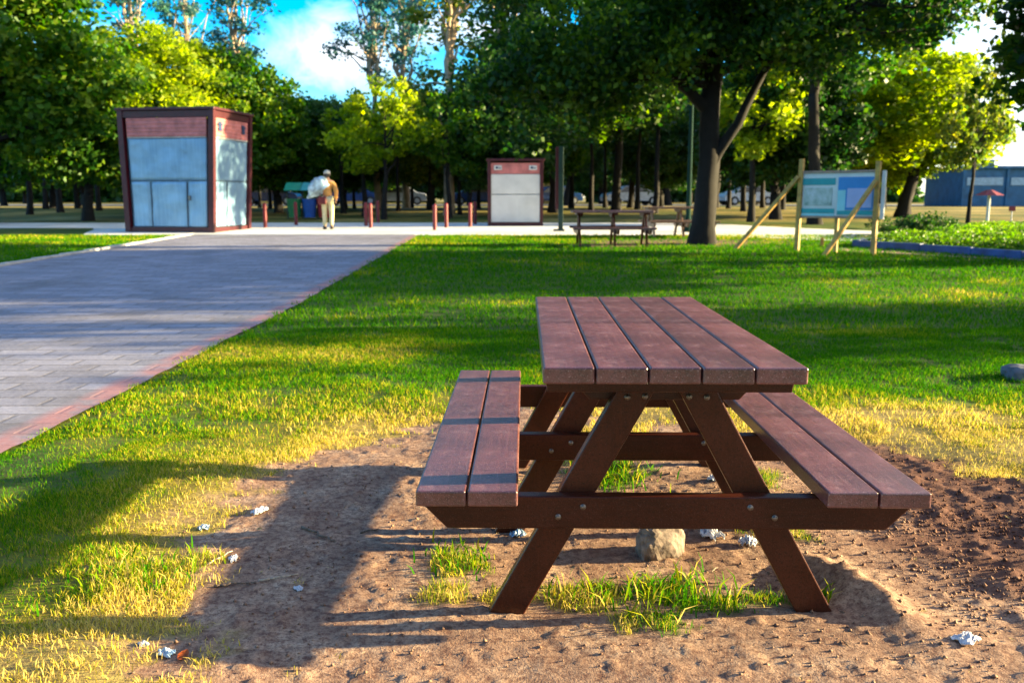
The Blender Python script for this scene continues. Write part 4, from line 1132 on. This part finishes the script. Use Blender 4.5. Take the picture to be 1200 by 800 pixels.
# red topped post
X, Y = W(1150, 27), 27
r_ = thing('canopy_post', 'white post with a flat red canopy beyond the planting bed at the right', 'parasol', (X, Y, float(slope_z(Y))))
cyl_part('pole', (0, 0, 0), (0, 0, 1.0), .045, M['whitepost'], r_)
bm = bmesh.new(); bm_cyl(bm, (0, 0, .96), (0, 0, 1.12), .42, .08, 8, True); fin('canopy', bm, M['canopyred'], r_)
X, Y = W(1178, 30), 30
r_ = thing('marker_post', 'tiny red marker on a short stick in the grass at far right', 'marker', (X, Y, float(slope_z(Y)))); 
cyl_part('stick', (0, 0, 0), (0, 0, .4), .02, M['whitepost'], r_); box_part('marker', (0, 0, .48), (.2, .05, .16), M['canopyred'], r_)

# ------------------------------------------------------------------ far buildings, wall, cars
def building():
    r = thing('building', 'low blue building with pale window band at the far right', 'building', (36.5, 62, .58), -.05)
    box_part('wall', (0, 0, 1.2), (14.0, 6.0, 2.4), M['bldblue'], r, .02)
    box_part('roof', (0, 0, 2.5), (14.4, 6.4, .18), M['bldblue'], r, .02)
    for k in range(5): 
        w_ = box_part('window', (-5.6 + k * 2.8, -3.02, 1.6), (2.3, .06, .5), M['bldpale'], r, .01)
    for k in range(6): box_part('pillar', (-6.95 + k * 2.78, -3.06, 1.2), (.16, .1, 2.38), M['bldblue'], r, .01)
    box_part('roof_box', (-4.5, 0, 2.85), (1.2, 1.0, .5), M['bldblue'], r, .02)
building()
def low_wall(x0, x1, y, lab, yaw):
    r = thing('wall', lab, 'wall', ((x0 + x1) / 2, y, .58), yaw)
    box_part('wall_face', (0, 0, 1.0), (x1 - x0, .3, 2.0), M['wallyellow'], r, .01); box_part('coping', (0, 0, 2.05), (x1 - x0 + .1, .42, .1), M['kerb'], r, .01)
low_wall(W(290, 80), W(345, 80), 80, 'yellow wall section behind the recycling bins', .5)
low_wall(W(398, 78), W(432, 78), 78, 'yellow wall section seen right of the walking person', .5)
low_wall(W(632, 82), W(655, 82), 82, 'yellow wall section right of the small kiosk', .5)
def car():
    r = thing('parked_car', '', 'car', (0, 0, 0), 0, 'parked cars beyond the grove')
    prof = [(-2.1, .3), (-2.15, .6), (-2.0, .82), (-1.35, .92), (-.75, 1.38), (.65, 1.42), (1.35, .95), (2.0, .85), (2.15, .6), (2.1, .3)]
    bm = bmesh.new(); bm_prism(bm, prof, -.85, .85, .05); fin('body', bm, M['carblue'], r)
    for s in (-1, 1):
        bm = bmesh.new(); bm_prism(bm, [(-1.2, .93), (-.7, 1.32), (.6, 1.35), (1.15, .95)], s * .852, s * .868); fin('side_window', bm, M['carglass'], r)
        for xx in (-1.35, 1.35):
            bm = bmesh.new(); bm_cyl(bm, (xx, s * .7, .32), (xx, s * .9, .32), .32, .32, 20); w_ = fin('wheel', bm, M['tyre'], r)
            bm = bmesh.new(); bm_cyl(bm, (xx, s * .895, .32), (xx, s * .91, .32), .18, .18, 14); fin('rim', bm, M['carsilver'], w_)
    return r
c0 = car()
for k, (px, Y, mt, lab) in enumerate([(322, 68, 'carblue', 'dark blue car seen left of the green recycling bin'), (416, 66, 'carblue', 'dark blue car seen right of the walking person'), (470, 70, 'carsilver', 'silver car half hidden by trunks in the middle'),
                                     (560, 68, 'carblue', 'dark blue car left of the small kiosk'), (738, 66, 'carsilver', 'silver car seen above the far picnic table'), (870, 68, 'carwhite', 'white car right of the big trunk, beyond the grove'),
                                     (648, 70, 'carblue', 'dark blue car between the small kiosk and the slim column')]):
    o = c0 if k == 0 else copy_tree(c0)
    o.location = (W(px, Y), Y, .585); o.rotation_euler = (0, 0, .05 * k); o['label'] = lab
    for ch in [q for q in S.objects if q.parent == o and q.name.startswith('body')]:
        ch.material_slots[0].link = 'OBJECT'; ch.material_slots[0].material = M[mt]

# ------------------------------------------------------------------ world, sun, camera
w = bpy.data.worlds.new('World'); S.world = w; w.use_nodes = True
nt = w.node_tree; nt.nodes.clear()
out = nt.nodes.new('ShaderNodeOutputWorld'); bgd = nt.nodes.new('ShaderNodeBackground'); nt.links.new(bgd.outputs[0], out.inputs[0])
sky = nt.nodes.new('ShaderNodeTexSky'); sky.sky_type = 'NISHITA'; sky.sun_disc = False
sky.sun_elevation = SUN_EL; sky.sun_rotation = SUN_AZ; sky.ozone_density = 3.5; sky.air_density = 1.0; sky.dust_density = .4
hs = nt.nodes.new('ShaderNodeHueSaturation'); hs.inputs['Saturation'].default_value = 1.55; nt.links.new(sky.outputs[0], hs.inputs['Color'])
tc = nt.nodes.new('ShaderNodeTexCoord'); mp = nt.nodes.new('ShaderNodeMapping'); mp.inputs['Scale'].default_value = (1, 1, 2.6); mp.inputs['Location'].default_value = (.35, .1, .2)
nt.links.new(tc.outputs['Generated'], mp.inputs[0])
cn = noise(nt, mp.outputs[0], 3.6, 7, .55, .25)
cm = ramp(nt, cn, [(.52, (0, 0, 0)), (.66, (1, 1, 1))])
# thicker bank of cloud low at the right
sp = nt.nodes.new('ShaderNodeSeparateXYZ'); nt.links.new(tc.outputs['Generated'], sp.inputs[0])
mr = nt.nodes.new('ShaderNodeMapRange'); nt.links.new(sp.outputs[0], mr.inputs[0]); mr.inputs[1].default_value = .33; mr.inputs[2].default_value = .47
vs_ = nt.nodes.new('ShaderNodeVectorMath'); vs_.operation = 'SUBTRACT'; nt.links.new(tc.outputs['Generated'], vs_.inputs[0]); vs_.inputs[1].default_value = (-.175, .971, .152)
vm_ = nt.nodes.new('ShaderNodeVectorMath'); vm_.operation = 'MULTIPLY'; nt.links.new(vs_.outputs[0], vm_.inputs[0]); vm_.inputs[1].default_value = (15, 0, 30)
vl_ = nt.nodes.new('ShaderNodeVectorMath'); vl_.operation = 'LENGTH'; nt.links.new(vm_.outputs[0], vl_.inputs[0])
c2 = noise(nt, tc.outputs['Generated'], 16, 6, .6, .3)
ml_ = nt.nodes.new('ShaderNodeMath'); ml_.operation = 'MULTIPLY_ADD'; nt.links.new(c2, ml_.inputs[0]); ml_.inputs[1].default_value = 2.4; nt.links.new(vl_.outputs['Value'], ml_.inputs[2])
cb_ = ramp(nt, ml_.outputs[0], [(0, (1, 1, 1)), (1, (0, 0, 0))])
mr2 = nt.nodes.new('ShaderNodeMapRange'); nt.links.new(ml_.outputs[0], mr2.inputs[0]); mr2.inputs[1].default_value = 2.5; mr2.inputs[2].default_value = 1.4
mx0 = nt.nodes.new('ShaderNodeMath'); mx0.operation = 'MAXIMUM'; nt.links.new(cm, mx0.inputs[0]); nt.links.new(mr2.outputs[0], mx0.inputs[1])
mx = nt.nodes.new('ShaderNodeMath'); mx.operation = 'MAXIMUM'; nt.links.new(mx0.outputs[0], mx.inputs[0]); nt.links.new(mr.outputs[0], mx.inputs[1])
mul = nt.nodes.new('ShaderNodeMath'); mul.operation = 'MULTIPLY'; mul.inputs[1].default_value = .92; nt.links.new(mx.outputs[0], mul.inputs[0])
skc = mixc(nt, mul.outputs[0], hs.outputs[0], (3.6, 3.7, 3.9))
nt.links.new(skc, bgd.inputs[0]); bgd.inputs[1].default_value = .082

sl = bpy.data.lights.new('sun', 'SUN'); sl.energy = 5; sl.angle = math.radians(.5); sl.color = (1, .80, .42)
so = bpy.data.objects.new('sun', sl); C.objects.link(so); so.rotation_euler = (-SUNV).to_track_quat('-Z', 'Y').to_euler()
cd = bpy.data.cameras.new('camera'); cd.sensor_width = 36; cd.sensor_fit = 'HORIZONTAL'; cd.lens = 36 * F / 1200; cd.clip_end = 2000; cd.clip_start = .05
cd.dof.use_dof = True; cd.dof.focus_distance = 2.75; cd.dof.aperture_fstop = 4.6
co = bpy.data.objects.new('camera', cd); C.objects.link(co); co.location = (0, 0, CAMH); co.rotation_euler = (math.pi / 2 - PITCH, 0, 0)
S.camera = co
S.view_settings.view_transform = 'Standard'; S.view_settings.look = 'None'; S.view_settings.exposure = 2.6; S.view_settings.gamma = 1
S.cycles.max_bounces = 6; S.cycles.transparent_max_bounces = 4; S.cycles.sample_clamp_indirect = 6
